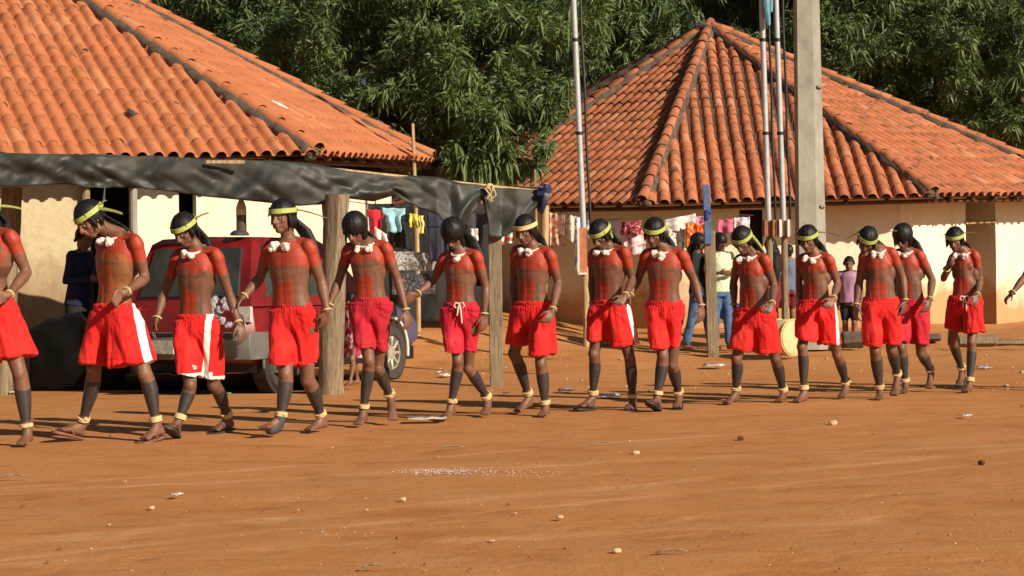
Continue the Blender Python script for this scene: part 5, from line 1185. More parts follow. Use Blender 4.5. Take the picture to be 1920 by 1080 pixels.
# ================================================================== the red car under the awning
def car():
    o0 = np.array([-3.05, 17.35, 0.0]); th = R(24); f = np.array([math.sin(th), math.cos(th), 0]); r = np.array([math.cos(th), -math.sin(th), 0]); M = np.stack([r, f, np.array([0, 0, 1.0])], 1)
    # local: x across (0 = far-left flank .. w = right flank), y along from the near face, z up
    w = 1.56; L = 3.7
    org = P(470, 700, 17.25) * np.array([1, 1, 0]) - r * w
    T = lambda x, y, z: org + M @ np.array([x, y, z])
    root = empty('car', T(w / 2, L / 2, 0), 'dusty red car with grey bumper parked in the shade under the black awning', 'car')
    # lower body: cross sections along y
    def shell(name, secs, mat, bev=0):
        S = Soup(); rs = []
        for y, x0, x1, z0, z1 in secs:
            c = .07; rs.append([T(x0 + c, y, z0), T(x1 - c, y, z0), T(x1, y, z0 + c), T(x1, y, (z0 + z1) / 2), T(x1 - .03, y, z1 - c), T(x1 - c - .03, y, z1), T((x0 + x1) / 2, y, z1 + .012), T(x0 + c + .03, y, z1), T(x0 + .03, y, z1 - c), T(x0, y, (z0 + z1) / 2), T(x0, y, z0 + c)])
        S.rings(rs); return S.build(name, mat, root, auto=R(30), bevel=bev)
    shell('body', [(.02, .06, w - .06, .36, .86), (.10, .0, w, .32, .93), (.5, 0, w, .30, .95), (2.6, 0, w, .30, .95)], MT['carpaint'])
    shell('hood', [(2.6, 0, w, .32, .95), (3.0, .01, w - .01, .32, .93), (3.6, .03, w - .03, .34, .86), (3.9, .10, w - .10, .40, .74)], MT['bluegrey'])  # hood coloured an even blue-grey, apart from the red body
    # cabin
    S = Soup(); rs = []
    for y, z, i in ((.06, .93, .03), (.16, 1.25, .09), (.30, 1.56, .16), (.45, 1.62, .19), (1.6, 1.63, .19), (1.95, 1.52, .18), (2.55, 1.0, .06), (2.62, .93, .05)):
        rs.append([T(i, y, max(.90, z - .04)) if False else T(.02, y, .90), T(i, y, z), T(w / 2, y, z + .015), T(w - i, y, z), T(w - .02, y, .90)])
    S.rings(rs); S.build('cabin', MT['carpaint'], root, auto=R(25))
    def panel(name, pts, mat, off=.008, parent=None):
        S = Soup(); n = nrm(np.cross(pts[1] - pts[0], pts[2] - pts[0])); n = n if np.dot(n, np.array([0, 0, HC]) - pts[0]) > 0 else -n
        a = [p + n * off for p in pts]; b = [p - n * .03 for p in pts]; m = len(a)
        S.rings([a, b]); return S.build(name, mat, parent or root, smooth=False, bevel=.003)
    g0 = lambda x, y, z: T(x, y, z)
    panel('rear_window', [g0(.17, .075, 1.00), g0(w - .17, .075, 1.00), g0(w - .25, .265, 1.50), g0(.25, .265, 1.50)], MT['glass'], .030)
    for y0, y1, zt0, zt1 in ((.42, 1.15, 1.53, 1.55), (1.22, 2.0, 1.55, 1.42)):
        panel('side_window', [g0(w - .055, y0 - .05, 1.0), g0(w - .055, y1 + .0, 1.0), g0(w - .175, y1 - .02, zt1), g0(w - .175, y0 + .04, zt0)], MT['glass'], .014)
    for x in (.10, w - .10): panel('tail_light', [T(x - .09, .04, .74), T(x + .09, .04, .74), T(x + .09, .04, .90), T(x - .09, .04, .90)], simple('lamp_red', (.35, .02, .015), .2, .1, 20, .1) if x < 1 else simple('lamp_white', (.5, .48, .45), .2, .4, 30, .5), .02)
    # bumper and plate
    S = Soup(); rs = []
    for x, dy in ((-.03, .20), (.0, .02), (.18, -.07), (w / 2, -.10), (w - .18, -.07), (w, .02), (w + .03, .20)):
        rs.append([T(x, dy, .36), T(x, dy - .02, .42), T(x, dy - .03, .58), T(x, dy, .64), T(x, dy + .12, .64), T(x, dy + .12, .36)])
    S.rings(rs); S.build('bumper', MT['bumper'], root, bevel=.008)
    panel('bumper_trim', [T(.1, -.115, .60), T(w - .1, -.115, .60), T(w - .1, -.115, .635), T(.1, -.115, .635)], MT['cable'], .01)
    panel('number_plate', [T(.30, -.125, .42), T(.72, -.125, .42), T(.72, -.125, .56), T(.30, -.125, .56)], simple('dirty_plate', (.34, .32, .26), .6, .5, 18, .5), .012)
    panel('fog_lamp', [T(w - .46, -.110, .40), T(w - .10, -.09, .40), T(w - .10, -.09, .56), T(w - .46, -.110, .56)], MT['glass'], .012)
    panel('label_patch', [T(w - .42, .06, .70), T(w - .16, .06, .70), T(w - .16, .06, .82), T(w - .42, .06, .82)], simple('tan_card', (.45, .30, .14), .8, .2, 12, .2), .02)
    # wheels
    for x, y in ((w - .055, .62), (w - .055, 3.02), (.055, .62), (.055, 3.02)):
        s_ = 1 if x > 1 else -1; c = T(x, y, .315); ax = r * s_; S = Soup(); rs = []
        Mx = frame(f, ax)
        for rr, zz in ((.20, -.09), (.29, -.095), (.315, -.07), (.315, .06), (.295, .088), (.21, .085), (.20, .07), (.20, -.09)):
            rs.append([c + Mx @ np.array([math.cos(a) * rr, math.sin(a) * rr, zz]) for a in np.linspace(0, 2 * math.pi, 28, endpoint=False)])
        S.rings(rs, False); wh = bpy.data.objects.new('wheel', S.mesh('wheel', True, R(40))); wh.data.materials.append(MT['tyre']); wh.data.transform(Matrix.Translation(-root.location)); link(wh); wh.parent = root
        S = Soup(); rs = []
        for rr, zz in ((.205, .06), (.19, .075), (.175, .03), (.10, .02), (.09, .06), (.05, .07)): rs.append([c + Mx @ np.array([math.cos(a) * rr, math.sin(a) * rr, zz]) for a in np.linspace(0, 2 * math.pi, 24, endpoint=False)])
        S.rings(rs, True)
        for q in range(8):
            a = q * math.pi / 4; S.tube([c + Mx @ np.array([math.cos(a) * .08, math.sin(a) * .08, .055]), c + Mx @ np.array([math.cos(a) * .18, math.sin(a) * .18, .062])], [.018, .022], 6)
        me = S.mesh('rim', True, R(40)); me.materials.append(MT['chrome']); me.transform(Matrix.Translation(-root.location)); rim = bpy.data.objects.new('rim', me); link(rim); rim.parent = wh
        # dark well and flare
        S = Soup(); S.tube([T(x - s_ * .10, y, .335), T(x + s_ * .060, y, .335)], [.375, .375], 26, False); S.build('wheel_well', MT['dark'], root, auto=R(40))
        if s_ > 0:
            S = Soup(); S.tube([T(w + .012, y + math.cos(a) * .395, .335 + math.sin(a) * .395) for a in np.linspace(-.15, math.pi + .15, 16)], [.018] * 16, 8); S.build('wheel_arch', MT['cotton'] if y > 2 else MT['bumper'], root)
    S = Soup(); S.box(T(w / 2, -.02 + 2.0, .30), (w - .15, 3.5, .16), M); S.build('chassis', MT['cable'], root, smooth=False)
    # clear plastic bag stuffed at the lamp: thing of its own, and the bottle on the roof
    S = Soup(); c = T(w - .30, -.12, .86); rnd = random.Random(2)
    for q in range(16): S.ell(c + M @ np.array([rnd.uniform(-.16, .12), rnd.uniform(-.03, .03), rnd.uniform(-.16, .13)]), (rnd.uniform(.03, .06), .03, rnd.uniform(.03, .06)), rotm('Y', rnd.uniform(0, 90)), 6, 4)
    o = S.build('plastic_bag', simple('clear_bag', (.34, .33, .36), .25, .6, 40, .8, .01), None, smooth=False); tag(o, 'crumpled clear plastic bag hanging on the tail of the red car', 'bag')
    S = Soup(); c = P(453, 452, 17.75); c[2] = 1.64; rs = []
    for z, q in ((0, .042), (.01, .052), (.05, .054), (.15, .053), (.21, .054), (.22, .055), (.29, .053), (.345, .034), (.385, .016), (.41, .015)): rs.append([c + np.array([math.cos(a) * q, math.sin(a) * q, z]) for a in np.linspace(0, 2 * math.pi, 18, endpoint=False)])
    broot = empty('bottle', c, 'plastic bottle half filled with brown liquid standing on the car roof', 'bottle')
    S.rings(rs[:5]); S.build('brown_liquid', simple('murky_liquid', (.09, .065, .04), .3, .3, 20, .1), broot)
    S = Soup(); S.rings(rs[4:]); S.build('clear_neck', simple('clear_pet', (.66, .56, .42), .15, .1, 10, .05), broot)
    S = Soup(); S.tube([c + [0, 0, .41], c + [0, 0, .43]], [.018, .018], 12, False); S.build('cap', MT['cotton'], broot)
    S = Soup(); rs = []
    for t in np.linspace(0, 1, 9): rs.append([c + np.array([-.02 + math.cos(a) * .10 * math.sqrt(max(.02, 1 - (2 * t - 1) ** 2)), (t - .5) * .3, max(0, math.sin(a)) * .06 * math.sqrt(max(.02, 1 - (2 * t - 1) ** 2))]) for a in np.linspace(0, 2 * math.pi, 16, endpoint=False)])
    S.rings(rs); o = S.build('dark_cap_hat', MT['feather'], None); tag(o, 'dark rounded cap lying under the bottle on the car roof', 'hat'); o.name = 'hat'
car()
# black sheets added as stand-in for the deep shade before wall and car
def add_shade_sheet(pts, d0, label, seed):
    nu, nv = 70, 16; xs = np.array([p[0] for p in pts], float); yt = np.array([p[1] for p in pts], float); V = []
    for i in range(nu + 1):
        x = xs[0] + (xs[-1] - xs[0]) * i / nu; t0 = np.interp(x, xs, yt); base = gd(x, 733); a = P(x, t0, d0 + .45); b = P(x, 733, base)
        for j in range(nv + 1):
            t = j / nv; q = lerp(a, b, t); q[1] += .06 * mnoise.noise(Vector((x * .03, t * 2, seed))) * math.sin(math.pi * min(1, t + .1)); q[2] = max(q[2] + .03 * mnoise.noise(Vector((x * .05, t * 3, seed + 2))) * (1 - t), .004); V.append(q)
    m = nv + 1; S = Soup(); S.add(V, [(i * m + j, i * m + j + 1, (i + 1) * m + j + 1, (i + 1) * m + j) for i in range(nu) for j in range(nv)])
    o = S.build('shade_sheet', MT['shade_black'], None, auto=None); o.modifiers.new('thick', 'SOLIDIFY').thickness = .012; tag(o, label, 'shade sheet')
MT['shade_black'] = simple('matt_shade_black', (.006, .0055, .005), .85, .3, 6, .3, spec=.12)
add_shade_sheet([(56, 618), (90, 600), (150, 585), (200, 640), (240, 690)], 17.7, 'added black sheet standing in for deep shade against the wall behind the two leftmost men', 3)
add_shade_sheet([(236, 704), (300, 702), (420, 703), (520, 700), (596, 708)], 17.15, 'added black sheet standing in for deep shade along the ground before the red car', 8)

# ================================================================== onlookers
def garment(W, kind, mat, o, name):
    """kind: top, trousers, skirt, dress, shortpants"""
    k, up, rt, fw, pel, L, top, root = (W[x] for x in ('k', 'up', 'rt', 'fw', 'pel', 'L', 'top', 'root')); S = Soup(); z0 = np.array([0, 0, 1.0])
    if kind in ('top', 'dress'):
        lo = -.10 if kind == 'top' else -.75; rs = []
        prof = [(lo, .19 if kind == 'top' else .26, .14), (.0 if kind == 'top' else -.1, .175, .128), (.35, .152, .115), (.62, .168, .125), (.85, .178, .120), (.97, .125, .10), (1.03, .075, .07)]
        for t, a_, b_ in prof: rs.append([pel + up * L * t + rt * math.cos(a) * a_ * k + fw * math.sin(a) * b_ * k for a in np.linspace(0, 2 * math.pi, 22, endpoint=False)])
        S.rings(rs)
        for q in 'ab':
            sh, el, wr = W['sh_' + q], W['el_' + q], W['wr_' + q]; e = lerp(sh, el, .72); S.tube([sh, lerp(sh, el, .5), e] if not o.get('longsleeve') else [sh, el, lerp(el, wr, .9)], np.array([.066, .060, .056]) * k, 12)
    if kind in ('trousers', 'shortpants'):
        rs = []
        for t, a_, b_ in ((.14, .150, .11), (0, .168, .122), (-.22, .165, .12)): rs.append([pel + z0 * t * L + W['rh'] * math.cos(a) * a_ * k + fw * math.sin(a) * b_ * k for a in np.linspace(0, 2 * math.pi, 20, endpoint=False)])
        S.rings(rs)
        for q in 'ab':
            kn, an = W['kn_' + q], W['an_' + q]; hp = W['hip_' + q]
            S.tube([hp, kn, lerp(kn, an, .9)] if kind == 'trousers' else [hp, lerp(hp, kn, .85)], np.array([.095, .070, .062])[:3 if kind == 'trousers' else 2] * k, 14)
    if kind == 'skirt':
        rs = []
        for t, a_, b_ in ((.16, .145, .11), (-.1, .175, .13), (-.5, .20, .16), (-.95, .24, .19)): rs.append([pel + z0 * t * L + rt * math.cos(a) * a_ * k + fw * math.sin(a) * b_ * k for a in np.linspace(0, 2 * math.pi, 20, endpoint=False)])
        S.rings(rs)
    V, Fq = remesh(S, .013); V = laplace(V, Fq, 3); N = vnormals(V, Fq)
    V = V + N * (np.array([mnoise.noise(Vector((p[0] * 14, p[1] * 14, p[2] * 5))) for p in V]) * .010)[:, None]
    me = fast_mesh(name, V, Fq); me.materials.append(mat); return place(name, me, root)
def onlooker(px, pyb, h, yaw, label, top=None, bottom=None, hair='short', stride=.10, arms=0, group=None, lean=0, d=None, topk='top', pitch=5, tail=None, back=False, longsleeve=False, z=None, taillen=.3, k=None):
    """px, pyb: feet in the photograph; h: standing height in metres; yaw: facing, degrees towards the viewer's left, 180 = away"""
    d = d or gd(px, pyb); b = P(px, pyb, d); 
    if z is not None: b[2] = z
    k = h / 1.68; y = R(yaw); fx = np.array([-math.sin(y), -math.cos(y), 0]); rx = np.array([math.cos(y), -math.sin(y), 0]); Z = np.array([0, 0, 1.0]); W = {}
    if math.cos(y) < 0: rx = -rx      # keep 'a' on the viewer's left
    pel = b + Z * .88 * k; sh = b + Z * 1.36 * k + fx * lean
    W['hip_a'], W['hip_b'] = pel - rx * .082 * k, pel + rx * .082 * k; W['sh_a'], W['sh_b'] = sh - rx * .165 * k, sh + rx * .165 * k
    for q, s in (('a', -1), ('b', 1)):
        st = stride * s; W['kn_' + q] = b + Z * .48 * k + rx * s * .085 * k + fx * (st * .5 + .02); W['an_' + q] = b + Z * .075 * k + rx * s * .09 * k + fx * st
        W['he_' + q] = W['an_' + q] - fx * .05 * k - Z * .07 * k; W['to_' + q] = W['he_' + q] + fx * .235 * k; W['ff_' + q] = fx
        el = W['sh_' + q] - Z * .27 * k + rx * s * .05 * k - fx * .03; W['el_' + q] = el
        if arms: W['wr_' + q] = el + fx * .20 * k - rx * s * .10 * k + Z * (.02 + .1 * (arms - 1)); W['hd_' + q] = W['wr_' + q] + fx * .06 - rx * s * .05
        else: W['wr_' + q] = el - Z * .24 * k + fx * .05; W['hd_' + q] = W['wr_' + q] - Z * .1 + fx * .02
    W['HM'] = rotm('Z', -yaw) @ rotm('X', pitch); W['head'] = b + Z * 1.55 * k + fx * (.02 + lean * 1.2); W['base'] = b
    kk = k * (1.12 if h < 1.4 else 1)
    o = dict(label=label, tailw=1.7 if hair == 'long' else 1.0, k=kk, paint=False, vox=.0095 / max(.8, kk) , hair=hair, group=group, back=abs(yaw) > 90, eyes=abs(yaw) < 90, tails=(), taillen=taillen, longsleeve=longsleeve, girth=.95)
    o['hair'] = hair
    if tail is not None: o['tail'] = tail
    root = build_person(W, o); W['rh'] = rx
    if bottom: garment(W, bottom[0], bottom[1], o, bottom[0].replace('shortpants', 'short_trousers'))
    if top: garment(W, topk, top, o, 'shirt' if topk == 'top' else 'dress')
    return W
navy = simple('navy_cotton', (.008, .012, .045), .85, .3, 12, .4); black_c = simple('black_cotton', (.012, .012, .014), .85, .3, 12, .4); jeans = simple('blue_denim', (.06, .12, .24), .85, .35, 20, .4)
mint = m_print('mint_print', (.42, .55, .36), [(.62, .68, .50)], 30, .5); wine = simple('wine_cotton', (.16, .012, .018), .85, .3, 12, .4); lilac = simple('lilac_cotton', (.38, .20, .32), .85, .2, 12, .3); greyc = simple('grey_blue_cotton', (.12, .15, .22), .85, .2, 12, .3)
pinkw = m_print('pink_flower_print', (.62, .52, .50), [(.50, .06, .12), (.30, .02, .05)], 14, .52)
onlooker(150, 716, 1.72, -62, 'person in navy pullover and black trousers standing in shade at the plastered wall', navy, ('trousers', black_c), 'short', .05, 1, lean=.06, pitch=22, longsleeve=True, d=18.9)
onlooker(664, 722, .98, 35, 'small child in white and pink flowered dress beside the thick awning post', pinkw, None, 'bowl', .12, 0, topk='dress', d=18.2, tail=False)
onlooker(1352, 656, 1.62, -25, 'long-haired woman in mint shirt and jeans behind the blue-topped post', mint, ('trousers', jeans), 'long', .08, 1, taillen=.5)
onlooker(1310, 655, 1.62, -70, 'person in black top and blue jeans facing the woman in mint shirt', black_c, ('trousers', jeans), 'long', .16, 0, taillen=.4)
onlooker(1447, 632, 1.50, 172, 'long-haired girl in wine-red dress seen from behind, left of the concrete pole', wine, None, 'long', .05, 0, topk='dress', taillen=.45, d=26.0)
onlooker(1480, 628, 1.38, 168, 'child with grey-blue top and wine-red short trousers seen from behind near the concrete pole', greyc, ('shortpants', wine), 'short', .05, 0, tail=False, d=26.2)
onlooker(1594, 652, 1.34, 15, 'boy in lilac shirt and dark short trousers against the sunlit wall', lilac, ('shortpants', black_c), 'short', .05, 0, tail=False, d=25.2)

# ================================================================== laundry
def sheet(px0, py0, px1, py1, hgt, d, mat, label, cat='cloth', shape='rect', seed=0, name='hanging_cloth', group=None, d1=None, wav=.03):
    """a cloth pegged along the line between two pixel points; hgt in pixels"""
    d1 = d1 or d; a, b = P(px0, py0, d), P(px1, py1, d1); nu, nv = 14, 12; h = hgt / F * d; V = []; L = np.linalg.norm(b - a)
    for j in range(nv + 1):
        for i in range(nu + 1):
            s, t = i / nu, j / nv; wdt = 1.0
            if shape == 'shirt':
                wdt = 1.0 if t < .32 else .62
            if shape == 'trousers': wdt = .8 - .1 * t
            ss = .5 + (s - .5) * wdt; p = lerp(a, b, ss); sag = .06 * h * math.sin(math.pi * s * 2) ** 2
            ex = 1.0 + .10 * mnoise.noise(Vector((s * 3, seed, 0))); q = p + np.array([0, 0, -h * t * ex - sag * (1 - t) * .5])
            q[1] += wav * math.sin(s * 9 + seed) * (.3 + t) + wav * mnoise.noise(Vector((s * 4, t * 3, seed))); q[0] += .02 * mnoise.noise(Vector((t * 3, s, seed + 4))) 
            V.append(q)
    Fs = []; m = nu + 1
    for j in range(nv):
        for i in range(nu):
            if shape == 'trousers' and j > 3 and i == nu // 2: continue
            Fs.append((j * m + i, j * m + i + 1, (j + 1) * m + i + 1, (j + 1) * m + i))
    S = Soup(); S.add(V, Fs); o = S.build(name, mat, None, auto=None); md = o.modifiers.new('thick', 'SOLIDIFY'); md.thickness = .006; tag(o, label, cat, group); return o
C_ = lambda n, c: simple(n, c, .85, .12, 10, .4, .01)
wht = C_('white_laundry', (.66, .62, .58)); G1 = 'clothes drying under the black awning'; G2 = 'clothes drying before the many-sided roof house'
def line(pts, label, mat='cable'):
    S = Soup(); P3 = [P(*p) for p in pts]; S.tube(P3, [.006] * len(P3), 6); o = S.build('clothes_line', MT[mat]); tag(o, label, 'line')
line([(640, 376, 23.4), (740, 388, 23.4), (860, 392, 23.4), (930, 404, 23.4)], 'clothes line strung under the black awning')
line([(1020, 388, 26.0), (1060, 400, 26.2), (1110, 414, 26.4), (1200, 408, 26.6), (1320, 400, 26.8), (1412, 404, 27)], 'clothes line sagging before the low plastered house')
sheet(688, 392, 720, 393, 52, 23.4, C_('red_laundry', (.50, .02, .04)), 'red shirt on the line under the awning', 'shirt', 'shirt', 1, 'hanging_shirt', G1)
sheet(716, 389, 760, 390, 46, 23.4, C_('aqua_laundry', (.30, .55, .62)), 'pale aqua shirt on the line beside the red shirt', 'shirt', 'shirt', 2, 'hanging_shirt', G1)
sheet(703, 425, 726, 440, 26, 23.3, wht, 'crumpled white cloth below the red shirt', 'cloth', 'rect', 3, 'hanging_cloth', G1)
sheet(768, 400, 782, 401, 26, 23.4, C_('yellow_laundry', (.72, .62, .08)), 'small yellow garment under the awning', 'cloth', 'rect', 4, 'hanging_cloth', G1)
sheet(786, 404, 794, 404, 34, 23.3, C_('lemon_laundry', (.72, .66, .22)), 'narrow lemon strip of cloth right of the small yellow garment', 'cloth', 'rect', 5, 'hanging_cloth', G1)
sheet(738, 395, 772, 398, 70, 23.6, black_c, 'black garment behind the aqua shirt', 'cloth', 'rect', 6, 'hanging_cloth', G1)
sheet(796, 398, 846, 398, 92, 23.7, C_('dark_blue_laundry', (.03, .035, .06)), 'dark blue trousers hanging under the awning', 'trousers', 'trousers', 7, 'hanging_trousers', G1)
sheet(862, 400, 915, 400, 70, 23.7, C_('charcoal_laundry', (.045, .045, .05)), 'charcoal shirt hanging behind the man with hanging head', 'shirt', 'shirt', 8, 'hanging_shirt', G1)
sheet(882, 428, 896, 428, 34, 23.3, wht, 'small white garment on the line near the squared post', 'cloth', 'rect', 9, 'hanging_cloth', G1)
sheet(936, 430, 960, 426, 30, 20.5, m_print('red_green_print', (.50, .05, .05), [(.06, .25, .08), (.7, .7, .6)], 18, .5), 'red and green printed scrap of cloth beside the squared post', 'cloth', 'rect', 10, 'hanging_cloth', G1)
sheet(728, 470, 822, 474, 36, 23.9, m_print('silver_print', (.26, .26, .25), [(.12, .12, .12), (.40, .40, .38)], 26, .5), 'patterned grey and white cloth spread below the laundry', 'cloth', 'rect', 11, 'hanging_cloth', G1)
sheet(735, 512, 816, 512, 40, 23.9, m_print('dark_check', (.05, .05, .06), [(.17, .17, .18)], 34, .56), 'dark speckled cloth hanging low under the awning', 'cloth', 'rect', 12, 'hanging_cloth', G1)
sheet(1030, 398, 1058, 400, 62, 26.0, m_print('orange_cream_print', (.62, .48, .38), [(.55, .14, .06)], 16, .52), 'cream and orange printed cloth at the left end of the long line', 'cloth', 'rect', 13, 'hanging_cloth', G2)
sheet(1056, 400, 1084, 407, 48, 26.1, m_print('cream_print', (.64, .55, .44), [(.50, .30, .22)], 20, .58), 'cream speckled cloth next to the orange printed one', 'cloth', 'rect', 14, 'hanging_cloth', G2)
sheet(1078, 404, 1096, 410, 104, 23.6, m_print('white_blue_stripe', (.62, .62, .68), [(.22, .26, .50)], 10, .56), 'long white and blue cloth hanging behind the single metal pole', 'cloth', 'rect', 15, 'hanging_cloth', G2)
sheet(1100, 412, 1132, 414, 34, 26.4, wht, 'plain white cloth right of the single metal pole', 'cloth', 'rect', 16, 'hanging_cloth', G2)
sheet(1136, 414, 1166, 413, 50, 26.4, C_('offwhite_laundry', (.52, .46, .40)), 'off-white shirt between two headbanded men', 'shirt', 'shirt', 17, 'hanging_shirt', G2)
sheet(1164, 416, 1202, 414, 24, 26.5, m_print('maroon_check', (.24, .02, .03), [(.5, .35, .35)], 40, .6), 'maroon checked cloth above the white-striped shorts man', 'cloth', 'rect', 18, 'hanging_cloth', G2)
sheet(1170, 434, 1210, 430, 46, 26.6, m_print('pink_white_print', (.64, .55, .55), [(.52, .16, .22)], 16, .55), 'pink and white printed cloth under the maroon checked one', 'cloth', 'rect', 19, 'hanging_cloth', G2)
sheet(1246, 412, 1304, 400, 26, 26.7, wht, 'wide white sheet slung over the line', 'sheet', 'rect', 20, 'hanging_sheet', G2)
sheet(1250, 428, 1282, 428, 44, 26.7, m_print('pink_green_print', (.60, .42, .40), [(.20, .36, .14), (.66, .64, .60)], 16, .5), 'pink and green printed cloth below the white sheet', 'cloth', 'rect', 21, 'hanging_cloth', G2)
sheet(1286, 418, 1318, 418, 70, 26.6, m_print('orange_red_print', (.66, .14, .03), [(.66, .34, .06), (.45, .04, .02)], 14, .5), 'bright orange towel hanging beside the blue-topped post', 'towel', 'rect', 22, 'hanging_towel', G2)
sheet(1302, 406, 1326, 404, 26, 26.7, C_('pink_laundry', (.55, .24, .30)), 'small pink cloth above the orange towel', 'cloth', 'rect', 23, 'hanging_cloth', G2)
sheet(1346, 412, 1378, 410, 26, 26.8, C_('rose_laundry', (.50, .12, .20)), 'rose coloured cloth right of the blue-topped post', 'cloth', 'rect', 24, 'hanging_cloth', G2)
sheet(1376, 408, 1406, 406, 34, 26.8, m_print('white_pink_stripe', (.64, .58, .60), [(.52, .28, .36)], 30, .55), 'white and pink striped cloth at the right end of the long line', 'cloth', 'rect', 25, 'hanging_cloth', G2)
# black plastic screen behind the laundry
V = []; nu, nv = 60, 24
for j in range(nv + 1):
    for i in range(nu + 1):
        s, t = i / nu, j / nv; px = 640 + 300 * s; d = 25.2 + .5 * s; a = P(px, 382, d); bt = P(px, 606, d); q = lerp(a, bt, t); q[1] += .07 * mnoise.noise(Vector((s * 9, t * 1.5, 2))) + .03 * mnoise.noise(Vector((s * 24, t * 5, 6))); V.append(q)
m = nu + 1; S = Soup(); S.add(V, [(j * m + i, j * m + i + 1, (j + 1) * m + i + 1, (j + 1) * m + i) for j in range(nv) for i in range(nu)])
o = S.build('plastic_screen', simple('matt_black_plastic', (.010, .009, .008), .75, .3, 4, .4), None, auto=None); o.modifiers.new('thick', 'SOLIDIFY').thickness = .01; tag(o, 'black plastic screen closing the far side of the awning', 'screen')

# ================================================================== things on the ground behind the line
d = gd(1472, 668) ; S = Soup(); c = P(1474, 634, d); rs = []
for t, r_ in ((-.13, .17), (-.125, .215), (-.06, .235), (.06, .235), (.125, .215), (.13, .17)): rs.append([c + rotm('Z', -38) @ np.array([t, math.cos(a) * r_, math.sin(a) * r_]) for a in np.linspace(0, 2 * math.pi, 28, endpoint=False)])
c[2] = .25 + gz(c[0], d); S = Soup(); rt_ = rotm('Z', 130)
for t, r_ in ((-.14, .17), (-.135, .225), (-.06, .245), (.06, .245), (.135, .225), (.14, .17)): pass
rs = [[c + rt_ @ np.array([t, math.cos(a) * r_, math.sin(a) * r_]) for a in np.linspace(0, 2 * math.pi, 28, endpoint=False)] for t, r_ in ((-.14, .15), (-.135, .225), (-.07, .24), (.0, .245), (.07, .24), (.135, .225), (.14, .15))]
S.rings(rs); root = empty('straw_basket', c * np.array([1, 1, 0]) + np.array([0, 0, gz(c[0], d)]), 'round pale straw basket tipped on its side behind the stooping man', 'basket'); S.build('basket_wall', MT['wicker'], root)
S = Soup(); S.rings([[c + rt_ @ np.array([t, math.cos(a) * r_, math.sin(a) * r_]) for a in np.linspace(0, 2 * math.pi, 24, endpoint=False)] for t, r_ in ((.139, .14), (.150, .12))]); S.build('opening', MT['dark'], root)
for t in (-.12, .12):
    S = Soup(); S.tube([c + rt_ @ np.array([t, math.cos(a) * .243, math.sin(a) * .243]) for a in np.linspace(0, 2 * math.pi, 25)], [.010] * 25, 6, False); S.build('hoop', MT['straw'], root)
# bucket on a bench
d = 24.6; g0 = gz(3.0, d); S = Soup(); a, b = P(1338, 602, d), P(1396, 602, d); S.box((a + b) / 2, (b[0] - a[0] + .1, .30, .05)); root = empty('bench', ((a + b) / 2) * np.array([1, 1, 0]) + np.array([0, 0, g0]), 'low wooden bench carrying a blue bucket behind the stooping man', 'bench'); zb = a[2]; S.build('seat', MT['post'], root, bevel=.006)
for x in (a[0] + .04, b[0] - .04):
    for y in (-.09, .09): S = Soup(); S.box((x, d + y, (zb + g0) / 2 - .02), (.06, .05, zb - g0)); S.build('leg', MT['post'], root, bevel=.004)
c = P(1366, 600, d); c[2] = zb + .025; S = Soup(); rs = [[c + np.array([math.cos(q) * r_, math.sin(q) * r_, z]) for q in np.linspace(0, 2 * math.pi, 24, endpoint=False)] for z, r_ in ((0, .10), (.01, .125), (.20, .16), (.21, .175), (.225, .172), (.215, .15), (.03, .11))]
S.rings(rs); o = S.build('bucket', MT['blue_plastic']); tag(o, 'blue plastic bucket standing on the low bench', 'bucket')
# blocks along the plinth
rnd = random.Random(12)
for i, (px, py, w_, h_, col, lb) in enumerate(((1598, 652, 40, 30, 'mortar', 'squat earthen block beside the boy in lilac shirt'), (1830, 650, 74, 22, 'post', 'long weathered timber lying before the doorway'), (1742, 640, 40, 14, 'mortar', 'low grey stone between the doorway and the long-haired man'), (1890, 648, 60, 12, 'post', 'flat timber lying at the right edge below the stained wall'), (1560, 648, 36, 10, 'pole_wood', 'pale short plank on the dirt right of the concrete pole'), (760, 632, 60, 6, 'pole_wood', 'thin pole lying on the dirt bank under the awning'), (1140, 640, 50, 8, 'mortar', 'flat stone at the foot of the wall behind the striped-shorts man'))):
    d = gd(px, py); c = P(px, py, d); w2, h2 = w_ / F * d, h_ / F * d; S = Soup()
    nu, nv = 7, 5; S.rings([[c + np.array([(t - .5) * w2, math.cos(a) * .14 * e, h2 * .5 + math.sin(a) * h2 * .55 * e + rnd.uniform(-.008, .008)]) for a in np.linspace(0.3, 2 * math.pi + .3, 8, endpoint=False)] for t, e in ((0, .8), (.04, 1), (.3, 1.04), (.6, .97), (.95, 1), (1, .8))])
    o = S.build('block' if h_ > 12 else 'plank', MT[col], None, bevel=.006); tag(o, lb, 'block' if h_ > 12 else 'plank')

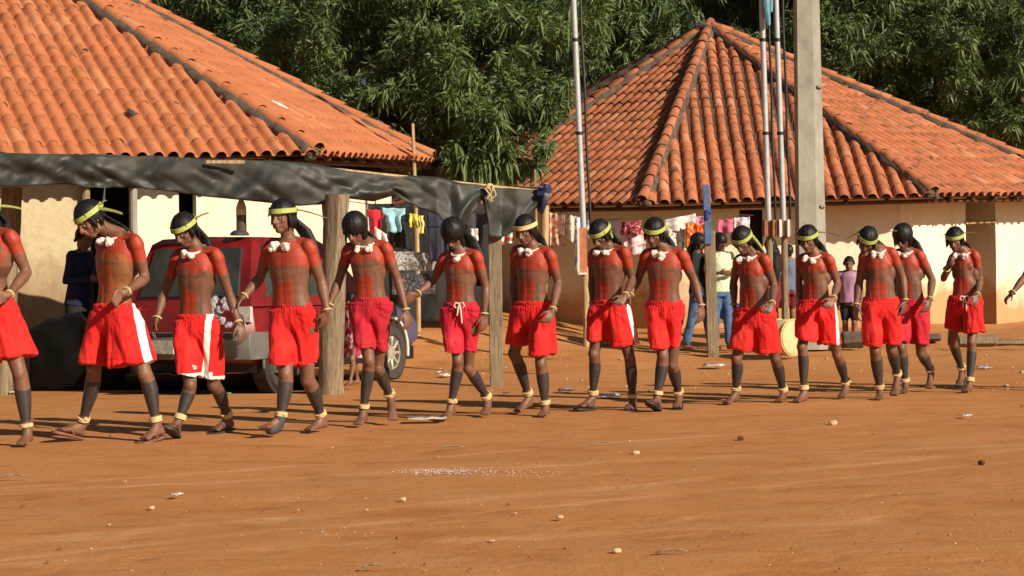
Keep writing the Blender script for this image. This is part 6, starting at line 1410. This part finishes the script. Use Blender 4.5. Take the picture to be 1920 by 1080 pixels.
# ================================================================== litter and stones
def bit(px, py, size, mat, label, name, cat, kind='scrap', seed=0, asp=1.0, rot=None):
    d = gd(px, py); c = P(px, py, d); rnd = random.Random(seed * 13 + px); S = Soup(); s = size / F * d / 2; rt = rotm('Z', rnd.uniform(-40, 40) if rot is None else rot)
    if kind == 'scrap':
        n = 5; V = []; 
        for j in range(n):
            for i in range(n): V.append(c + rt @ np.array([(i / (n - 1) - .5) * 2 * s * asp, (j / (n - 1) - .5) * 2.6 * s, .012 + s * .5 * abs(mnoise.noise(Vector((i * .9, j * .9, seed + px)))) + (.010 if (i + j) % 2 else 0)]))
        S.add(V, [(j * n + i, j * n + i + 1, (j + 1) * n + i + 1, (j + 1) * n + i) for j in range(n - 1) for i in range(n - 1)])
    elif kind == 'stone':
        S.ell(c + [0, 0, s * .35], (s, s * .8, s * .6), rt, 9, 6); S.v = [tuple(np.array(v) + np.array([rnd.uniform(-1, 1) for _ in range(3)]) * s * .12) for v in S.v]
    elif kind == 'twig':
        p = [c + rt @ np.array([(t - .5) * 2 * s, .03 * mnoise.noise(Vector((t * 4, seed, 0))), .010 + .012 * math.sin(t * 3)]) for t in np.linspace(0, 1, 6)]; S.tube(p, [.004, .006, .006, .005, .004, .002], 6)
    o = S.build(name, mat, None, auto=None if kind != 'stone' else R(30)); 
    if kind == 'scrap': o.modifiers.new('thick', 'SOLIDIFY').thickness = .002
    tag(o, label, cat); return o
whp = C_('white_paper', (.70, .68, .66)); grn = C_('green_wrapper', (.16, .42, .16)); tan = C_('tan_stone', (.55, .38, .24)); dk = C_('dark_stone', (.10, .035, .015))
for a in ((424, 742, 18, grn, 'green crumpled wrapper on the dirt below the car', 'wrapper', 'litter', 'scrap', 1), (26, 738, 14, whp, 'white paper scrap at the foot of the leftmost post', 'paper_scrap', 'litter', 'scrap', 2, 1.6),
    (1142, 747, 36, whp, 'flat white paper strip on the dirt between the feet of the striped-shorts man', 'paper_scrap', 'litter', 'scrap', 3, 1.2), (1062, 735, 26, C_('bluish_bag', (.42, .42, .52)), 'bluish plastic scrap behind the barefoot man in straw headband', 'paper_scrap', 'litter', 'scrap', 4, 1.2), (1338, 688, 30, C_('grey_bag', (.50, .48, .48)), 'pale grey plastic scrap right of the blue-topped post foot', 'paper_scrap', 'litter', 'scrap', 5, 1.3),
    (1846, 692, 20, C_('blue_white_bag', (.46, .52, .66)), 'blue-white plastic scrap near the right edge', 'paper_scrap', 'litter', 'scrap', 6), (834, 706, 22, whp, 'white scrap on the dirt behind the man with hanging head', 'paper_scrap', 'litter', 'scrap', 7), (822, 700, 8, whp, 'tiny white pellet of paper left of the squared post', 'paper_scrap', 'litter', 'scrap', 8),
    (948, 740, 10, whp, 'small white paper crumb just right of the squared post foot', 'paper_scrap', 'litter', 'scrap', 9), (1810, 783, 17, whp, 'lone white paper ball on open dirt at right', 'paper_scrap', 'litter', 'scrap', 10), (1562, 796, 18, tan, 'tan flat chip in front of the man by the concrete pole', 'stone', 'stone', 'stone', 11), (332, 933, 16, whp, 'small white chip on the open dirt at lower left', 'paper_scrap', 'litter', 'scrap', 12),
    (756, 938, 13, tan, 'tan pebble alone on the dirt below the white grit', 'stone', 'stone', 'stone', 13), (284, 954, 12, tan, 'pale pebble left of the lower left white chip', 'stone', 'stone', 'stone', 14), (1389, 824, 14, dk, 'dark reddish pebble in the middle right foreground', 'stone', 'stone', 'stone', 15), (1840, 870, 15, dk, 'dark oval pebble near the right edge of the open dirt', 'stone', 'stone', 'stone', 16), (1193, 852, 16, tan, 'light flat pebble below the two men beside the blue-topped post', 'stone', 'stone', 'stone', 17),
    (1050, 972, 14, tan, 'light pebble in the lower centre foreground', 'stone', 'stone', 'stone', 18), (1157, 1036, 18, tan, 'light curled chip near the bottom edge', 'stone', 'stone', 'stone', 19), (28, 898, 56, None, 'dry pale twig at the lower left edge', 'twig', 'twig', 'twig', 20), (1130, 835, 50, None, 'dark thin twig lying across the tyre marks', 'twig', 'twig', 'twig', 21), (1260, 1040, 60, None, 'long dry straw near the bottom edge', 'twig', 'twig', 'twig', 22), (700, 1068, 40, None, 'dry straw at the bottom edge left of centre', 'twig', 'twig', 'twig', 23), (850, 842, 48, None, 'dry grass stalk above the white grit', 'twig', 'twig', 'twig', 24)):
    bit(a[0], a[1], a[2], a[3] or MT['twig'], a[4], a[5], a[6], a[7], a[8], a[9] if len(a) > 9 else 1.0, 0 if a[7] == 'twig' else None)
# clear plastic wrapper by the sixth man's foot
S = Soup(); d = gd(800, 790); n = 9; V = []
for j in range(4):
    for i in range(n):
        p = P(764 + 74 * i / (n - 1), 783 + 5 * math.sin(i / (n - 1) * math.pi), d); V.append(p * np.array([1, 1, 0]) + np.array([0, (j - 1.5) * .06, .02 + .025 * abs(mnoise.noise(Vector((i * .7, j * .8, 3)))) + .012 * (j % 2)]))
S.add(V, [(j * n + i, j * n + i + 1, (j + 1) * n + i + 1, (j + 1) * n + i) for j in range(3) for i in range(n - 1)]); o = S.build('clear_wrapper', simple('clear_film', (.50, .42, .36), .2, .5, 30, .6), None, auto=None); o.modifiers.new('thick', 'SOLIDIFY').thickness = .002; tag(o, 'long clear plastic film at the foot of the man with hanging head', 'litter')
# white grit patches, gravel, dry bits: nobody could count them
def scatter(name, label, pts, sizes, mat, rnd, cat='gravel', flat=.5):
    base = Soup().ell((0, 0, 0), (1, 1, flat), None, 5, 4); BV = np.array(base.v); tri = []
    for f in base.f: tri += [(f[0], f[i], f[i + 1]) for i in range(1, len(f) - 1)]
    tri = np.array(tri); n = len(pts); Rm = np.array([rotm('Z', a) for a in rnd.uniform(0, 360, n)]); sc = rnd.uniform(.7, 1.3, (n, 1, 3)); V = np.einsum('nij,nvj->nvi', Rm, BV[None] * sc) * np.array(sizes)[:, None, None] + np.array(pts)[:, None, :]
    Fs = (tri[None] + (np.arange(n) * len(BV))[:, None, None]).reshape(-1, 3); me = fast_mesh(name, V.reshape(-1, 3), Fs, False); me.materials.append(mat); o = place(name, me); tag(o, label, cat, None, 'stuff')
rg = np.random.RandomState(9)
def on_ground(pxs, pys, dz=.002):
    out = []
    for x, y in zip(pxs, pys):
        d = gd(x, y); p = P(x, y, d); out.append([p[0], p[1], gz(p[0], p[1]) + dz])
    return out
pxs = np.concatenate([rg.normal(825, 42, 420), rg.normal(930, 55, 110), rg.normal(1000, 60, 40), rg.normal(640, 30, 24)]); pys = np.concatenate([rg.normal(884, 3.0, 420), rg.normal(887, 5, 110), rg.normal(884, 8, 40), rg.normal(1000, 4, 24)])
scatter('white_grit', 'spill of fine white grit on the open dirt at centre', on_ground(pxs, pys), rg.uniform(.0015, .0052, len(pxs)), C_('white_grit', (.66, .62, .60)), rg, 'grit', .35)
pxs = rg.uniform(-20, 1940, 420); pys = 730 + 345 * rg.uniform(0, 1, 420) ** 1.0
scatter('gravel', 'fine pale gravel strewn over the red dirt', on_ground(pxs, pys), rg.exponential(.0018, 420) + .0012, C_('pale_gravel', (.55, .36, .22)), rg)
pxs = rg.uniform(-20, 1940, 330); pys = 735 + 340 * rg.uniform(0, 1, 330)
scatter('dark_clods', 'small dark clods of earth strewn over the red dirt', on_ground(pxs, pys), rg.exponential(.0022, 330) + .0015, C_('dark_clod', (.26, .10, .035)), rg, 'clods')
pxs = rg.uniform(700, 1930, 260); pys = rg.uniform(640, 735, 260)
scatter('far_debris', 'pale debris strewn over the dirt behind the men', on_ground(pxs, pys), rg.exponential(.006, 260) + .004, C_('pale_debris', (.50, .38, .26)), rg, 'debris')
